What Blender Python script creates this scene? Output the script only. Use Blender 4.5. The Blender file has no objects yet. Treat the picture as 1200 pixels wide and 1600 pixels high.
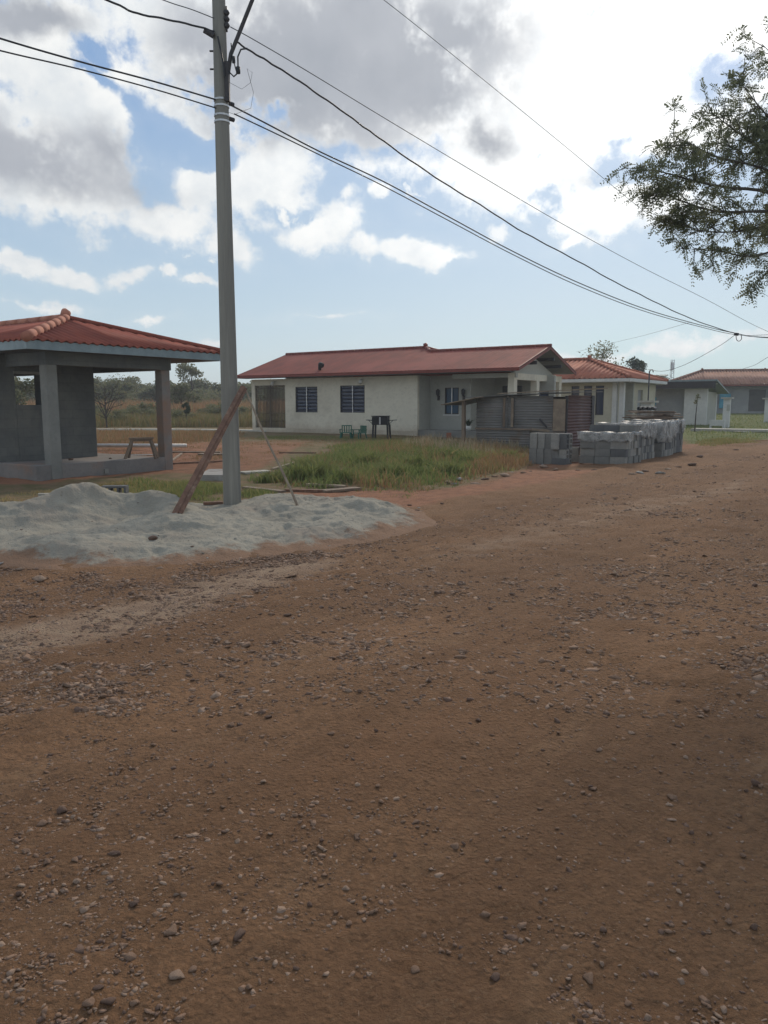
import bpy, bmesh, math, random
import numpy as np
from mathutils import Vector, Matrix
random.seed(7); RNG = np.random.default_rng(11)
S = bpy.context.scene
COL = S.collection
R = math.radians

# ------------------------------------------------------------------ camera
HOR, F, CX, CY, CAMZ = 634.0, 1200.0, 600.0, 800.0, 1.5
PITCH = math.atan((CY - HOR) / F)
cam_d = bpy.data.cameras.new('camera'); cam = bpy.data.objects.new('camera', cam_d); COL.objects.link(cam)
cam.location = (0, 0, CAMZ); cam.rotation_euler = (math.pi/2 - PITCH, 0, 0)
cam_d.sensor_fit = 'VERTICAL'; cam_d.sensor_height = 36; cam_d.lens = 27
cam_d.clip_start = 0.05; cam_d.clip_end = 6000
S.camera = cam

# ------------------------------------------------------------------ exposure, sun
S.view_settings.view_transform = 'Standard'; S.view_settings.look = 'None'
S.view_settings.exposure = 0.0; S.view_settings.gamma = 1; S.view_settings.use_curve_mapping = False
SUN_AZ, SUN_EL = 17.0, 31.0
sd = bpy.data.lights.new('sun', 'SUN'); sd.energy = 2.3; sd.angle = R(8); sd.color = (1.0, .86, .70)
sun = bpy.data.objects.new('sun', sd); COL.objects.link(sun)
sdir = Vector((math.sin(R(SUN_AZ))*math.cos(R(SUN_EL)), math.cos(R(SUN_AZ))*math.cos(R(SUN_EL)), math.sin(R(SUN_EL))))
sun.rotation_euler = sdir.to_track_quat('Z', 'Y').to_euler()

# ------------------------------------------------------------------ pixel -> direction helpers (photo 1200x1600)
cp, sp_ = math.cos(PITCH), math.sin(PITCH)
def ray(px, py):
    a = (px-CX)/F; b = (CY-py)/F
    return Vector((a, cp + b*sp_, -sp_ + b*cp))
def at(px, py, Y):
    d = ray(px, py); k = Y/d.y
    return Vector((d.x*k, Y, CAMZ + d.z*k))
def gnd(px, py, z=0.0):
    d = ray(px, py); k = (z-CAMZ)/d.z
    return Vector((d.x*k, d.y*k, z))
def azel(px, py):
    d = ray(px, py).normalized()
    return math.degrees(math.atan2(d.x, d.y)), math.degrees(math.asin(d.z))

# ------------------------------------------------------------------ world: sky texture with clouds by direction
W = bpy.data.worlds.new('World'); S.world = W; W.use_nodes = True
nt = W.node_tree; nt.nodes.clear()
class NT:
    def __init__(s, t): s.t = t
    def n(s, typ, **kw):
        o = s.t.nodes.new(typ)
        for k, v in kw.items(): setattr(o, k, v)
        return o
    def l(s, a, b): s.t.links.new(a, b)
    def put(s, sock, v):
        if isinstance(v, bpy.types.NodeSocket): s.l(v, sock)
        else: sock.default_value = v
    def math(s, op, a, b=None, c=None, clamp=False):
        o = s.n('ShaderNodeMath', operation=op, use_clamp=clamp); s.put(o.inputs[0], a)
        if b is not None: s.put(o.inputs[1], b)
        if c is not None: s.put(o.inputs[2], c)
        return o.outputs[0]
    def vmath(s, op, a, b=None, scale=None):
        o = s.n('ShaderNodeVectorMath', operation=op); s.put(o.inputs[0], a)
        if b is not None: s.put(o.inputs[1], b)
        if scale is not None: s.put(o.inputs['Scale'], scale)
        return o.outputs['Value'] if op in ('LENGTH', 'DOT_PRODUCT', 'DISTANCE') else o.outputs[0]
    def noise(s, vec, scale, detail=4, rough=.5, dist=0, col=False, dim='3D'):
        o = s.n('ShaderNodeTexNoise', noise_dimensions=dim); s.put(o.inputs['Vector'], vec)
        o.inputs['Scale'].default_value = scale; o.inputs['Detail'].default_value = detail
        o.inputs['Roughness'].default_value = rough; o.inputs['Distortion'].default_value = dist
        return o.outputs['Color' if col else 'Fac']
    def mapr(s, v, a, b, c=0., d=1., smooth=True):
        o = s.n('ShaderNodeMapRange', interpolation_type='SMOOTHSTEP' if smooth else 'LINEAR')
        s.put(o.inputs[0], v)
        for i, x in enumerate((a, b, c, d)): s.put(o.inputs[1+i], x)
        return o.outputs[0]
    def mix(s, f, a, b, blend='MIX'):
        o = s.n('ShaderNodeMix', data_type='RGBA', blend_type=blend); s.put(o.inputs[0], f)
        for i, x in ((6, a), (7, b)):
            if isinstance(x, (tuple, list)) and len(x) == 3: x = (*x, 1)
            s.put(o.inputs[i], x)
        return o.outputs[2]
w = NT(nt)
SKY_STR = 0.055
tc = w.n('ShaderNodeTexCoord'); dirv = tc.outputs['Generated']
sep = w.n('ShaderNodeSeparateXYZ'); w.l(dirv, sep.inputs[0])
az = w.math('MULTIPLY', w.math('ARCTAN2', sep.outputs[0], sep.outputs[1]), 180/math.pi)
el = w.math('MULTIPLY', w.math('ARCSINE', sep.outputs[2]), 180/math.pi)
cmb = w.n('ShaderNodeCombineXYZ'); w.l(az, cmb.inputs[0]); w.l(el, cmb.inputs[1])
V0 = cmb.outputs[0]
wob = w.vmath('SCALE', w.vmath('SUBTRACT', w.noise(V0, .17, 5, .6, col=True), (.5, .5, .5)), scale=4.2)
V = w.vmath('ADD', V0, wob)
def blobs(lst, vec):
    """lst: (px, py, rx, ry in photo pixels, rot deg, weight) -> a soft union over directions"""
    acc = None
    for (px, py, rx, ry, rot, wt) in lst:
        a, e = azel(px, py); k = 57.3/F*math.cos(R(e))
        m = w.n('ShaderNodeMapping', vector_type='TEXTURE')
        m.inputs['Location'].default_value = (a, e, 0); m.inputs['Rotation'].default_value = (0, 0, R(rot))
        m.inputs['Scale'].default_value = (rx*k, ry*k, 1)
        w.l(vec, m.inputs[0])
        ln = w.vmath('LENGTH', m.outputs[0])
        v = w.math('MULTIPLY', w.math('SUBTRACT', 1.0, ln), wt)
        acc = v if acc is None else w.math('SMOOTH_MAX', acc, v, .25)
    return acc
CLOUD = [(470,60,330,150,-4,1.5),(560,20,360,120,0,1.5),(300,150,60,60,0,.9),(330,40,150,120,0,1),(640,120,230,140,0,1),(560,175,150,55,0,.8),(385,190,70,45,-20,.7),
         (900,120,330,200,0,1.1),(820,250,190,90,-10,.9),(1100,60,170,110,0,1),(960,330,140,45,-3,.8),(780,160,200,150,0,1),
         (1150,150,90,40,0,.5),
         (60,240,210,100,-12,1),(160,180,120,110,-25,.9),(60,60,150,75,10,.9),(230,20,60,40,0,.35),
         (350,290,150,55,-8,.75),(270,335,90,45,0,.65),(420,260,90,50,10,.6),(360,385,60,30,-25,.55),
         (500,360,75,38,10,.7),(455,270,40,30,0,.4),(650,392,75,24,-3,.75),(570,385,45,16,0,.45),(590,305,25,15,0,.6),(440,300,60,30,-10,.6),(470,240,30,40,0,.5),(520,345,60,26,8,.5),(690,398,40,12,0,.5),(545,308,18,15,0,.5),
         (780,355,22,16,0,.6),(20,415,60,16,-10,.6),(110,430,60,17,0,.65),(208,430,36,15,0,.65),(273,433,16,11,0,.55),(318,446,32,10,0,.65),
         (80,478,60,9,0,.45),(228,501,30,7,0,.4),(905,378,40,12,0,.45),(325,533,22,8,0,.35),(1010,215,90,60,0,.8),
         (960,550,160,10,2,.42),(1130,535,120,12,0,.42),(850,570,120,8,0,.35),(500,500,60,5,0,.2)]
HOLES = [(135,75,52,26,-35,.8),(150,120,80,18,-38,.8),(290,225,90,36,-14,1.1),(240,215,60,50,-35,.9),(210,175,60,30,-40,.8),(1010,262,60,45,0,.6),(1125,110,70,60,0,.75),(960,275,70,30,0,.6),(600,222,150,22,-5,.35),(240,270,60,40,-35,.5),(450,330,80,16,-8,.4)]
GREY = [(540,95,340,140,-3,1.2),(420,130,190,90,0,1),(650,130,150,80,-10,1),(330,90,115,100,0,.85),(690,60,190,110,0,.9),(40,240,140,62,-8,1.0),(165,240,80,38,-25,.6),(40,15,110,28,0,.8),(760,205,70,36,-15,.75),(1020,165,60,30,-35,.4),(880,500,10,3,0,.1),(200,285,120,26,-5,.4),(890,285,130,18,-4,.2)]
fine = w.math('SUBTRACT', w.noise(V0, .42, 9, .64), .5)
fine2 = w.math('SUBTRACT', w.noise(V0, .13, 6, .5), .5)
dens = blobs(CLOUD, V)
hol = blobs(HOLES, V)
dens = w.math('SUBTRACT', dens, w.math('MAXIMUM', w.math('MULTIPLY', hol, 1.0), 0.0))
dens = w.math('ADD', dens, w.math('MULTIPLY', fine, .95))
# broken clouds over the rest of the dome (out of this view)
inv = w.math('MAXIMUM', w.mapr(w.math('ABSOLUTE', az), 28, 38), w.mapr(el, 27, 34))
gen = w.math('MULTIPLY', w.math('SUBTRACT', w.noise(dirv, 2.2, 6, .55), .46), 3.0)
dens = w.math('MAXIMUM', dens, w.math('SUBTRACT', gen, w.math('MULTIPLY', w.math('SUBTRACT', 1.0, inv), 9.0)))
puff = w.math('MULTIPLY', w.math('SUBTRACT', w.noise(V, .19, 9, .62), .575), 5.0)
puffw = w.math('MULTIPLY', w.mapr(w.math('ABSOLUTE', w.math('SUBTRACT', az, -8.0)), 11, 17, 0, 3), 1.0)
puffw = w.math('ADD', puffw, w.mapr(w.math('ABSOLUTE', w.math('SUBTRACT', el, 13.5)), 3, 6, 0, 3))
dens = w.math('MAXIMUM', dens, w.math('SUBTRACT', puff, puffw))
mask = w.mapr(dens, -.05, .33)
veil = w.math('MULTIPLY', w.mapr(dens, -.45, .12), .08)
mask = w.math('MAXIMUM', mask, veil)
gry = w.math('ADD', blobs(GREY, V), w.math('MULTIPLY', fine2, .7))
gryg = w.math('SUBTRACT', w.math('MULTIPLY', gen, .6), w.math('MULTIPLY', w.math('SUBTRACT', 1.0, inv), 9.0))
gmask = w.mapr(w.math('MAXIMUM', gry, gryg), -.08, .62)
# glow towards the hidden sun
sdv = w.vmath('DOT_PRODUCT', w.vmath('NORMALIZE', dirv), tuple(sdir))
glow = w.math('POWER', w.math('MAXIMUM', sdv, 0.0), 14.0)
white = w.mix(w.mapr(w.noise(V0, .3, 6, .6), .3, .7), (.74, .78, .81), (.93, .94, .93))
grey = w.mix(w.mapr(w.noise(V0, .1, 5, .55), .3, .7), (.335, .365, .42), (.46, .485, .535))
ccol = w.mix(w.math('MULTIPLY', gmask, .97), white, grey)
gl = w.n('ShaderNodeVectorMath', operation='SCALE'); gl.inputs[0].default_value = (1.0, .98, .94)
w.l(w.math('MULTIPLY', w.math('MULTIPLY', glow, .6), w.math('SUBTRACT', 1.0, w.math('MULTIPLY', gmask, .75))), gl.inputs['Scale'])
ccol = w.vmath('ADD', ccol, gl.outputs[0])
sky = w.n('ShaderNodeTexSky', sky_type='NISHITA'); sky.sun_disc = False
sky.sun_elevation = R(SUN_EL); sky.sun_rotation = R(SUN_AZ); sky.altitude = 50; sky.air_density = 1.0; sky.dust_density = .6; sky.ozone_density = 1.6
skyc = w.vmath('SCALE', sky.outputs[0], scale=SKY_STR)
low = w.mapr(el, 0, 21, 1, 0, False)
skyc = w.vmath('MINIMUM', skyc, (.62, .78, .95))
low = w.math('POWER', low, .8)
skyc = w.mix(.72, skyc, w.mix(low, (.25, .44, .76), (.72, .875, .94)))
skyc = w.vmath('ADD', skyc, w.vmath('SCALE', gl.outputs[0], scale=.35))
tot = w.mix(mask, skyc, ccol)
W.cycles.sampling_method = 'MANUAL'; W.cycles.sample_map_resolution = 512
bg = w.n('ShaderNodeBackground'); w.l(tot, bg.inputs[0]); bg.inputs[1].default_value = 1.0
wo = w.n('ShaderNodeOutputWorld'); w.l(bg.outputs[0], wo.inputs[0])

# ------------------------------------------------------------------ numpy noise
def _hash(ix, iy, s):
    n = (ix*374761393 + iy*668265263 + s*1274126177) & 0x7fffffff
    n = ((n ^ (n >> 13))*1274126177) & 0x7fffffff
    return ((n ^ (n >> 16)) & 0xffff)/65535.0
def vnoise(x, y, s=0):
    x = np.asarray(x, float); y = np.asarray(y, float)
    ix = np.floor(x).astype(np.int64); iy = np.floor(y).astype(np.int64)
    fx = x-ix; fy = y-iy; fx = fx*fx*(3-2*fx); fy = fy*fy*(3-2*fy)
    a = _hash(ix, iy, s); b = _hash(ix+1, iy, s); c = _hash(ix, iy+1, s); d = _hash(ix+1, iy+1, s)
    return (a*(1-fx)+b*fx)*(1-fy)+(c*(1-fx)+d*fx)*fy
def fbm(x, y, s=0, o=4, g=.5):
    t = 0; a = 1; n = 0
    for i in range(o):
        t = t+a*vnoise(x*2**i+17.3*i, y*2**i-9.1*i, s+i); n += a; a *= g
    return t/n
def sstep(x, a, b):
    t = np.clip((np.asarray(x, float)-a)/(b-a), 0, 1); return t*t*(3-2*t)

# ------------------------------------------------------------------ terrain
_TY = [-50, 0, 18, 26, 34, 45, 60, 75, 120, 400, 3000]
_TZ = [0, 0, 0, .08, .18, .28, .52, .75, 1.0, 1.1, 1.2]
AV = np.array([.8206, -.5715]); BV = np.array([.5715, .8206])       # street grid: along facades / away from the viewer
def base_h(x, y):
    x = np.asarray(x, float); y = np.asarray(y, float)
    z = np.interp(y, _TY, _TZ)
    z = z + (fbm(x*.35, y*.35, 3, 3)-.5)*.10*sstep(y, -2, 6)*(1-.6*sstep(y, 25, 60))
    # wheel tracks along the road
    q = x*AV[0]+y*AV[1]
    road = sstep(q, -6, -3)
    z = z + road*.018*np.sin(q*2.6+1.2*fbm(x*.2, y*.2, 5, 2))*(1-sstep(y, 30, 50))
    return z
def gh(x, y): return float(base_h(x, y))
def gp(px, py):
    """the terrain point seen at a photo pixel"""
    z = 0.0
    for _ in range(8):
        p = gnd(px, py, z); z2 = gh(p.x, p.y)
        if abs(z2-z) < .002: break
        z = z*.3+z2*.7
    return Vector((p.x, p.y, gh(p.x, p.y)))
def poly_px(lst, z=None): return np.array([tuple(gp(a, b))[:2] for a, b in lst])
def inpoly(x, y, P):
    r = np.zeros(np.shape(x), bool); n = len(P); j = n-1
    for i in range(n):
        xi, yi = P[i]; xj, yj = P[j]
        c = ((yi > y) != (yj > y)) & (x < (xj-xi)*(y-yi)/(yj-yi+1e-12)+xi); r ^= c; j = i
    return r
def polydist(x, y, P):
    d = np.full(np.shape(x), 1e9); n = len(P)
    for i in range(n):
        ax, ay = P[i]; bx, by = P[(i+1) % n]; L = (bx-ax)**2+(by-ay)**2+1e-12
        t = np.clip(((x-ax)*(bx-ax)+(y-ay)*(by-ay))/L, 0, 1)
        d = np.minimum(d, np.hypot(x-ax-t*(bx-ax), y-ay-t*(by-ay)))
    return np.where(inpoly(x, y, P), d, -d)

# ------------------------------------------------------------------ objects
def tagset(o, label=None, cat=None, group=None, kind=None):
    if label: o['label'] = label
    if cat: o['category'] = cat
    if group: o['group'] = group
    if kind: o['kind'] = kind
    return o
def empty(name, loc, rz=0, label=None, cat=None, group=None):
    o = bpy.data.objects.new(name, None); COL.objects.link(o); o.location = loc; o.rotation_euler = (0, 0, rz)
    o.empty_display_size = .2
    return tagset(o, label, cat, group)
def link_mesh(name, me, mat=None, parent=None):
    if mat:
        for m in (mat if isinstance(mat, (list, tuple)) else [mat]): me.materials.append(m)
    o = bpy.data.objects.new(name, me); COL.objects.link(o)
    if parent: o.parent = parent
    return o
def np_mesh(name, V, Fc, mat=None, parent=None, smooth=False, attr=None):
    """V (n,3), Fc (m,k) equal-sized faces; attr dict name -> (n,4) point colours"""
    me = bpy.data.meshes.new(name); V = np.asarray(V, np.float32); Fc = np.asarray(Fc, np.int32)
    me.vertices.add(len(V)); me.vertices.foreach_set('co', V.ravel())
    k = Fc.shape[1]; me.loops.add(Fc.size); me.loops.foreach_set('vertex_index', Fc.ravel())
    me.polygons.add(len(Fc)); me.polygons.foreach_set('loop_start', np.arange(0, Fc.size, k, dtype=np.int32))
    me.polygons.foreach_set('loop_total', np.full(len(Fc), k, np.int32))
    if smooth: me.polygons.foreach_set('use_smooth', np.ones(len(Fc), bool))
    me.update(calc_edges=True)
    if attr:
        for a, arr in attr.items():
            c = me.color_attributes.new(a, 'FLOAT_COLOR', 'POINT'); c.data.foreach_set('color', np.asarray(arr, np.float32).ravel())
    return link_mesh(name, me, mat, parent)
def copy_tree(o, parent=None):
    c = o.copy(); COL.objects.link(c); c.parent = parent
    for ch in list(o.children): copy_tree(ch, c)
    return c
class MB:
    def __init__(s): s.v = []; s.f = []
    def add(s, V, Fc):
        b = len(s.v); s.v += [tuple(p) for p in V]; s.f += [tuple(i+b for i in q) for q in Fc]; return s
    def box(s, x0, x1, y0, y1, z0, z1, M=None):
        V = [Vector((x, y, z)) for z in (z0, z1) for x, y in ((x0, y0), (x1, y0), (x1, y1), (x0, y1))]
        if M: V = [M @ p for p in V]
        return s.add(V, [(3, 2, 1, 0), (4, 5, 6, 7), (0, 1, 5, 4), (1, 2, 6, 5), (2, 3, 7, 6), (3, 0, 4, 7)])
    def bar(s, p, q, w, h, up=(0, 0, 1)):
        """a box of section w x h from p to q"""
        p, q = Vector(p), Vector(q); d = (q-p); L = d.length; d.normalize(); u = Vector(up)
        sx = d.cross(u)
        if sx.length < 1e-4: sx = d.cross(Vector((1, 0, 0)))
        sx.normalize(); u = sx.cross(d)
        M = Matrix((sx, d, u)).transposed().to_4x4(); M.translation = p
        return s.box(-w/2, w/2, 0, L, -h/2, h/2, M)
    def tube(s, pts, r, n=8, cap=True):
        pts = [Vector(p) for p in pts]; rs = r if isinstance(r, (list, tuple)) else [r]*len(pts)
        b = len(s.v); prev = None
        for i, p in enumerate(pts):
            d = (pts[min(i+1, len(pts)-1)]-pts[max(i-1, 0)])
            if d.length < 1e-9: d = Vector((0, 0, 1))
            d.normalize()
            if prev is None:
                a = d.cross(Vector((0, 0, 1)))
                if a.length < 1e-3: a = d.cross(Vector((1, 0, 0)))
                a.normalize()
            else:
                a = prev-d*prev.dot(d)
                if a.length < 1e-4: a = d.cross(Vector((1, 0, 0)))
                a.normalize()
            prev = a; c = d.cross(a)
            for k in range(n):
                t = 2*math.pi*k/n; s.v.append(tuple(p+(a*math.cos(t)+c*math.sin(t))*rs[i]))
        for i in range(len(pts)-1):
            for k in range(n):
                k2 = (k+1) % n; s.f.append((b+i*n+k, b+i*n+k2, b+(i+1)*n+k2, b+(i+1)*n+k))
        if cap:
            s.f.append(tuple(b+k for k in reversed(range(n)))); e = b+(len(pts)-1)*n
            s.f.append(tuple(e+k for k in range(n)))
        return s
    def prism(s, poly, z0, z1, M=None):
        n = len(poly); V = [Vector((x, y, z0)) for x, y in poly]+[Vector((x, y, z1)) for x, y in poly]
        if M: V = [M @ p for p in V]
        return s.add(V, [tuple(range(n-1, -1, -1)), tuple(range(n, 2*n))]+[(i, (i+1) % n, n+(i+1) % n, n+i) for i in range(n)])
    def wall(s, x0, x1, y0, y1, z0, z1, ops=(), axis='x'):
        """a wall running along x (or y) with rectangular openings (a0, a1, za, zb) cut through"""
        cuts = sorted({x0, x1, *[c for o in ops for c in o[:2]]}) if axis == 'x' else sorted({y0, y1, *[c for o in ops for c in o[:2]]})
        for a, b in zip(cuts[:-1], cuts[1:]):
            m = (a+b)/2; segs = [(z0, z1)]
            for o in ops:
                if o[0] < m < o[1]:
                    segs = [q for (c, d) in segs for q in ((c, min(d, o[2])), (max(c, o[3]), d)) if q[1]-q[0] > 1e-6]
            for c, d in segs:
                s.box(a, b, y0, y1, c, d) if axis == 'x' else s.box(x0, x1, a, b, c, d)
        return s
    def build(s, name, mat, parent=None, smooth=False, bevel=0):
        me = bpy.data.meshes.new(name); me.from_pydata(s.v, [], s.f); me.update()
        if smooth: me.polygons.foreach_set('use_smooth', [True]*len(me.polygons))
        o = link_mesh(name, me, mat, parent)
        if bevel:
            m = o.modifiers.new('bevel', 'BEVEL'); m.width = bevel; m.segments = 1; m.limit_method = 'ANGLE'
        return o

# ------------------------------------------------------------------ materials
def newmat(name):
    m = bpy.data.materials.new(name); m.use_nodes = True; t = NT(m.node_tree)
    return m, t, m.node_tree.nodes['Principled BSDF']
def surf(name, c1, c2=None, scale=2.0, rough=.85, bump=.3, bscale=25, dirt=None, dscale=.8, metal=0, spec=.3, stretch=None, alt=None, detail=6):
    """mottled surface: two tones by noise, an optional third tone in patches, fine bump"""
    m, t, p = newmat(name)
    co = t.n('ShaderNodeTexCoord').outputs['Object']
    if stretch:
        mp = t.n('ShaderNodeMapping'); mp.inputs['Scale'].default_value = stretch; t.l(co, mp.inputs[0]); co = mp.outputs[0]
    c2 = c2 or tuple(x*.75 for x in c1)
    c = t.mix(t.mapr(t.noise(co, scale, detail, .6), .3, .7), c1, c2)
    c = t.mix(t.math('MULTIPLY', t.mapr(t.noise(co, scale*9, 4, .6), .45, .75), .35), c, tuple(x*.6 for x in c1))
    if dirt: c = t.mix(t.mapr(t.noise(co, dscale, 5, .65), .5, .72), c, dirt)
    t.l(c, p.inputs['Base Color']); p.inputs['Roughness'].default_value = rough; p.inputs['Metallic'].default_value = metal
    p.inputs['Specular IOR Level'].default_value = spec
    if bump:
        b = t.n('ShaderNodeBump'); b.inputs['Strength'].default_value = bump; b.inputs['Distance'].default_value = .02
        t.l(t.noise(co, bscale, 5, .6), b.inputs['Height']); t.l(b.outputs[0], p.inputs['Normal'])
    return m
def leafmat(name, c1, c2, trans=.3, rough=.6, c3=None):
    m, t, p = newmat(name)
    a = t.n('ShaderNodeAttribute', attribute_name='tint'); sx = t.n('ShaderNodeSeparateColor'); t.l(a.outputs['Color'], sx.inputs[0])
    c = t.mix(sx.outputs[0], c1, c2)
    if c3: c = t.mix(sx.outputs[1], c, c3)
    t.l(c, p.inputs['Base Color']); p.inputs['Roughness'].default_value = rough; p.inputs['Specular IOR Level'].default_value = .25
    tr = t.n('ShaderNodeBsdfTranslucent'); t.l(c, tr.inputs[0]); mx = t.n('ShaderNodeMixShader'); mx.inputs[0].default_value = trans
    t.l(p.outputs[0], mx.inputs[1]); t.l(tr.outputs[0], mx.inputs[2])
    t.l(mx.outputs[0], m.node_tree.nodes['Material Output'].inputs[0])
    return m
def soilmat():
    """dirt, red clay, tan dust, dry-grass litter and green turf by the painted 'zone' attribute, over stony noise"""
    m, t, p = newmat('soil')
    co = t.n('ShaderNodeTexCoord').outputs['Object']
    a = t.n('ShaderNodeAttribute', attribute_name='zone'); z = t.n('ShaderNodeSeparateColor'); t.l(a.outputs['Color'], z.inputs[0])
    mp = t.n('ShaderNodeMapping'); mp.inputs['Rotation'].default_value = (0, 0, -math.atan2(BV[0], BV[1])); mp.inputs['Scale'].default_value = (1, .3, 1)
    mpn = t.n('ShaderNodeMapping'); mpn.inputs['Rotation'].default_value = (0, 0, math.atan2(BV[0], BV[1])); t.l(co, mpn.inputs[0])
    mp.inputs['Rotation'].default_value = (0, 0, 0); t.l(mpn.outputs[0], mp.inputs[0]); cs = mp.outputs[0]
    c = t.mix(t.mapr(t.noise(cs, .9, 6, .6), .32, .68), (0.268, 0.147, 0.076), (0.183, 0.101, 0.054))
    c = t.mix(t.math('MULTIPLY', t.mapr(t.noise(cs, 3.5, 6, .65), .5, .75), .5), c, (0.318, 0.198, 0.111))
    c = t.mix(t.math('MULTIPLY', t.mapr(t.noise(co, 26, 6, .75), .42, .68), .7), c, (0.110, 0.064, 0.037))
    c = t.mix(t.math('MULTIPLY', t.mapr(t.noise(co, 70, 3, .6), .55, .75), .35), c, (0.357, 0.248, 0.152))
    c = t.mix(t.math('MULTIPLY', t.mapr(t.noise(cs, .45, 5, .6), .55, .78), .55), c, (0.296, 0.143, 0.067))
    mq = t.n('ShaderNodeMapping'); mq.inputs['Scale'].default_value = (1, .05, 1); t.l(mpn.outputs[0], mq.inputs[0])
    trk = t.noise(mq.outputs[0], 9, 5, .7); trm = t.mapr(t.noise(mq.outputs[0], .55, 3, .5), .46, .6)
    c = t.mix(t.math('MULTIPLY', t.math('MULTIPLY', t.mapr(trk, .4, .62), trm), .5), c, (0.167, 0.090, 0.047))
    brk = t.noise(co, 2.4, 6, .65)
    zz = lambda k, lo=.25, hi=.75: t.mapr(t.math('ADD', z.outputs[k], t.math('MULTIPLY', t.math('SUBTRACT', brk, .5), .9)), lo, hi)
    red = t.mix(t.mapr(t.noise(co, 5, 5, .6), .3, .7), (.33, .155, .085), (.23, .115, .07))
    c = t.mix(zz(1), c, red)
    tan = t.mix(t.mapr(t.noise(co, 6, 5, .6), .3, .7), (.36, .255, .17), (.27, .18, .12))
    c = t.mix(zz(2), c, tan)
    veg = t.mix(t.mapr(t.noise(co, 3, 6, .65), .35, .65), (.13, .115, .05), (.21, .14, .08))
    c = t.mix(zz(0), c, veg)
    grn = t.mix(t.mapr(t.noise(co, 1.2, 6, .65), .35, .65), (.085, .11, .03), (.15, .16, .055))
    c = t.mix(t.mapr(t.math('ADD', a.outputs['Alpha'], t.math('MULTIPLY', t.math('SUBTRACT', brk, .5), .5)), .3, .7), c, grn)
    t.l(c, p.inputs['Base Color']); p.inputs['Roughness'].default_value = .95; p.inputs['Specular IOR Level'].default_value = .15
    vo = t.n('ShaderNodeTexVoronoi', feature='F1'); vo.inputs['Scale'].default_value = 34; t.l(co, vo.inputs['Vector'])
    hgt = t.math('ADD', t.math('MULTIPLY', t.noise(co, 45, 6, .7), 1.0), t.math('MULTIPLY', t.noise(cs, 9, 6, .65), 1.6))
    hgt = t.math('ADD', hgt, t.math('MULTIPLY', t.math('MULTIPLY', trk, trm), 1.2))
    hgt = t.math('SUBTRACT', hgt, t.math('MULTIPLY', t.mapr(vo.outputs['Distance'], 0, .5), .35))
    b = t.n('ShaderNodeBump'); b.inputs['Strength'].default_value = 1.0; b.inputs['Distance'].default_value = .03
    t.l(hgt, b.inputs['Height']); t.l(b.outputs[0], p.inputs['Normal'])
    return m
def corrmat(name, c1, c2, period, axis=0, rough=.55, rust=None, metal=0):
    """painted or galvanised sheet; streaks run along the corrugation"""
    m, t, p = newmat(name)
    co = t.n('ShaderNodeTexCoord').outputs['Object']
    mp = t.n('ShaderNodeMapping'); sc = [2.2, 2.2, 2.2]; sc[axis] = .35; mp.inputs['Scale'].default_value = sc; t.l(co, mp.inputs[0])
    c = t.mix(t.mapr(t.noise(mp.outputs[0], 1.3, 6, .65), .3, .7), c1, c2)
    if rust: c = t.mix(t.mapr(t.noise(co, 1.1, 6, .7), .52, .68), c, rust)
    c = t.mix(t.math('MULTIPLY', t.mapr(t.noise(co, .45, 5, .6), .45, .7), .5), c, tuple(min(1, q*1.35+.02) for q in c1))
    t.l(c, p.inputs['Base Color']); p.inputs['Roughness'].default_value = rough; p.inputs['Metallic'].default_value = metal
    p.inputs['Specular IOR Level'].default_value = .18
    b = t.n('ShaderNodeBump'); b.inputs['Strength'].default_value = .25; b.inputs['Distance'].default_value = .01
    t.l(t.noise(co, 14, 4, .6), b.inputs['Height']); t.l(b.outputs[0], p.inputs['Normal'])
    return m
M = {}
M['soil'] = soilmat()
M['concrete'] = surf('raw_concrete', (.25, .245, .22), (.17, .17, .155), 1.2, .9, .5, 30, (.30, .285, .25), .6)
M['concrete_red'] = surf('stained_concrete', (.24, .22, .20), (.17, .16, .15), 1.5, .9, .5, 30, (.27, .17, .12), .9)
M['plaster'] = surf('grey_plaster', (.16, .162, .15), (.115, .12, .118), 1.3, .92, .4, 18, (.19, .185, .165), .7)
_t = NT(M['plaster'].node_tree); _p = M['plaster'].node_tree.nodes['Principled BSDF']; _old = _p.inputs['Base Color'].links[0].from_socket
_s = _t.n('ShaderNodeSeparateXYZ'); _t.l(_t.n('ShaderNodeTexCoord').outputs['Object'], _s.inputs[0]); _c = _t.n('ShaderNodeCombineXYZ'); _t.l(_t.math('ADD', _s.outputs[0], _s.outputs[1]), _c.inputs[0]); _t.l(_s.outputs[2], _c.inputs[1])
_b = _t.n('ShaderNodeTexBrick'); _b.inputs['Scale'].default_value = 1; _b.inputs['Brick Width'].default_value = .4; _b.inputs['Row Height'].default_value = .2; _b.inputs['Mortar Size'].default_value = .010; _b.inputs['Mortar Smooth'].default_value = .6
_b.inputs['Color1'].default_value = (1, 1, 1, 1); _b.inputs['Color2'].default_value = (.86, .87, .88, 1); _b.inputs['Mortar'].default_value = (.78, .78, .78, 1); _t.l(_c.outputs[0], _b.inputs['Vector'])
_t.l(_t.mix(.8, _old, _b.outputs['Color'], 'MULTIPLY'), _p.inputs['Base Color'])
M['pole'] = surf('pole_concrete', (.235, .225, .195), (.165, .16, .145), 3, .85, .4, 40, (.32, .31, .27), 1.6, stretch=(2.2, 2.2, .10))
M['tile'] = corrmat('terracotta_roof', (.27, .075, .048), (.19, .055, .04), .2, 1, .8)
M['tile_cap'] = surf('terracotta_cap', (.42, .18, .115), (.31, .12, .08), 3, .85, .3, 20)
M['tile_far'] = corrmat('far_terracotta', (.38, .14, .085), (.27, .10, .065), .2, 1, .85)
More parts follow.
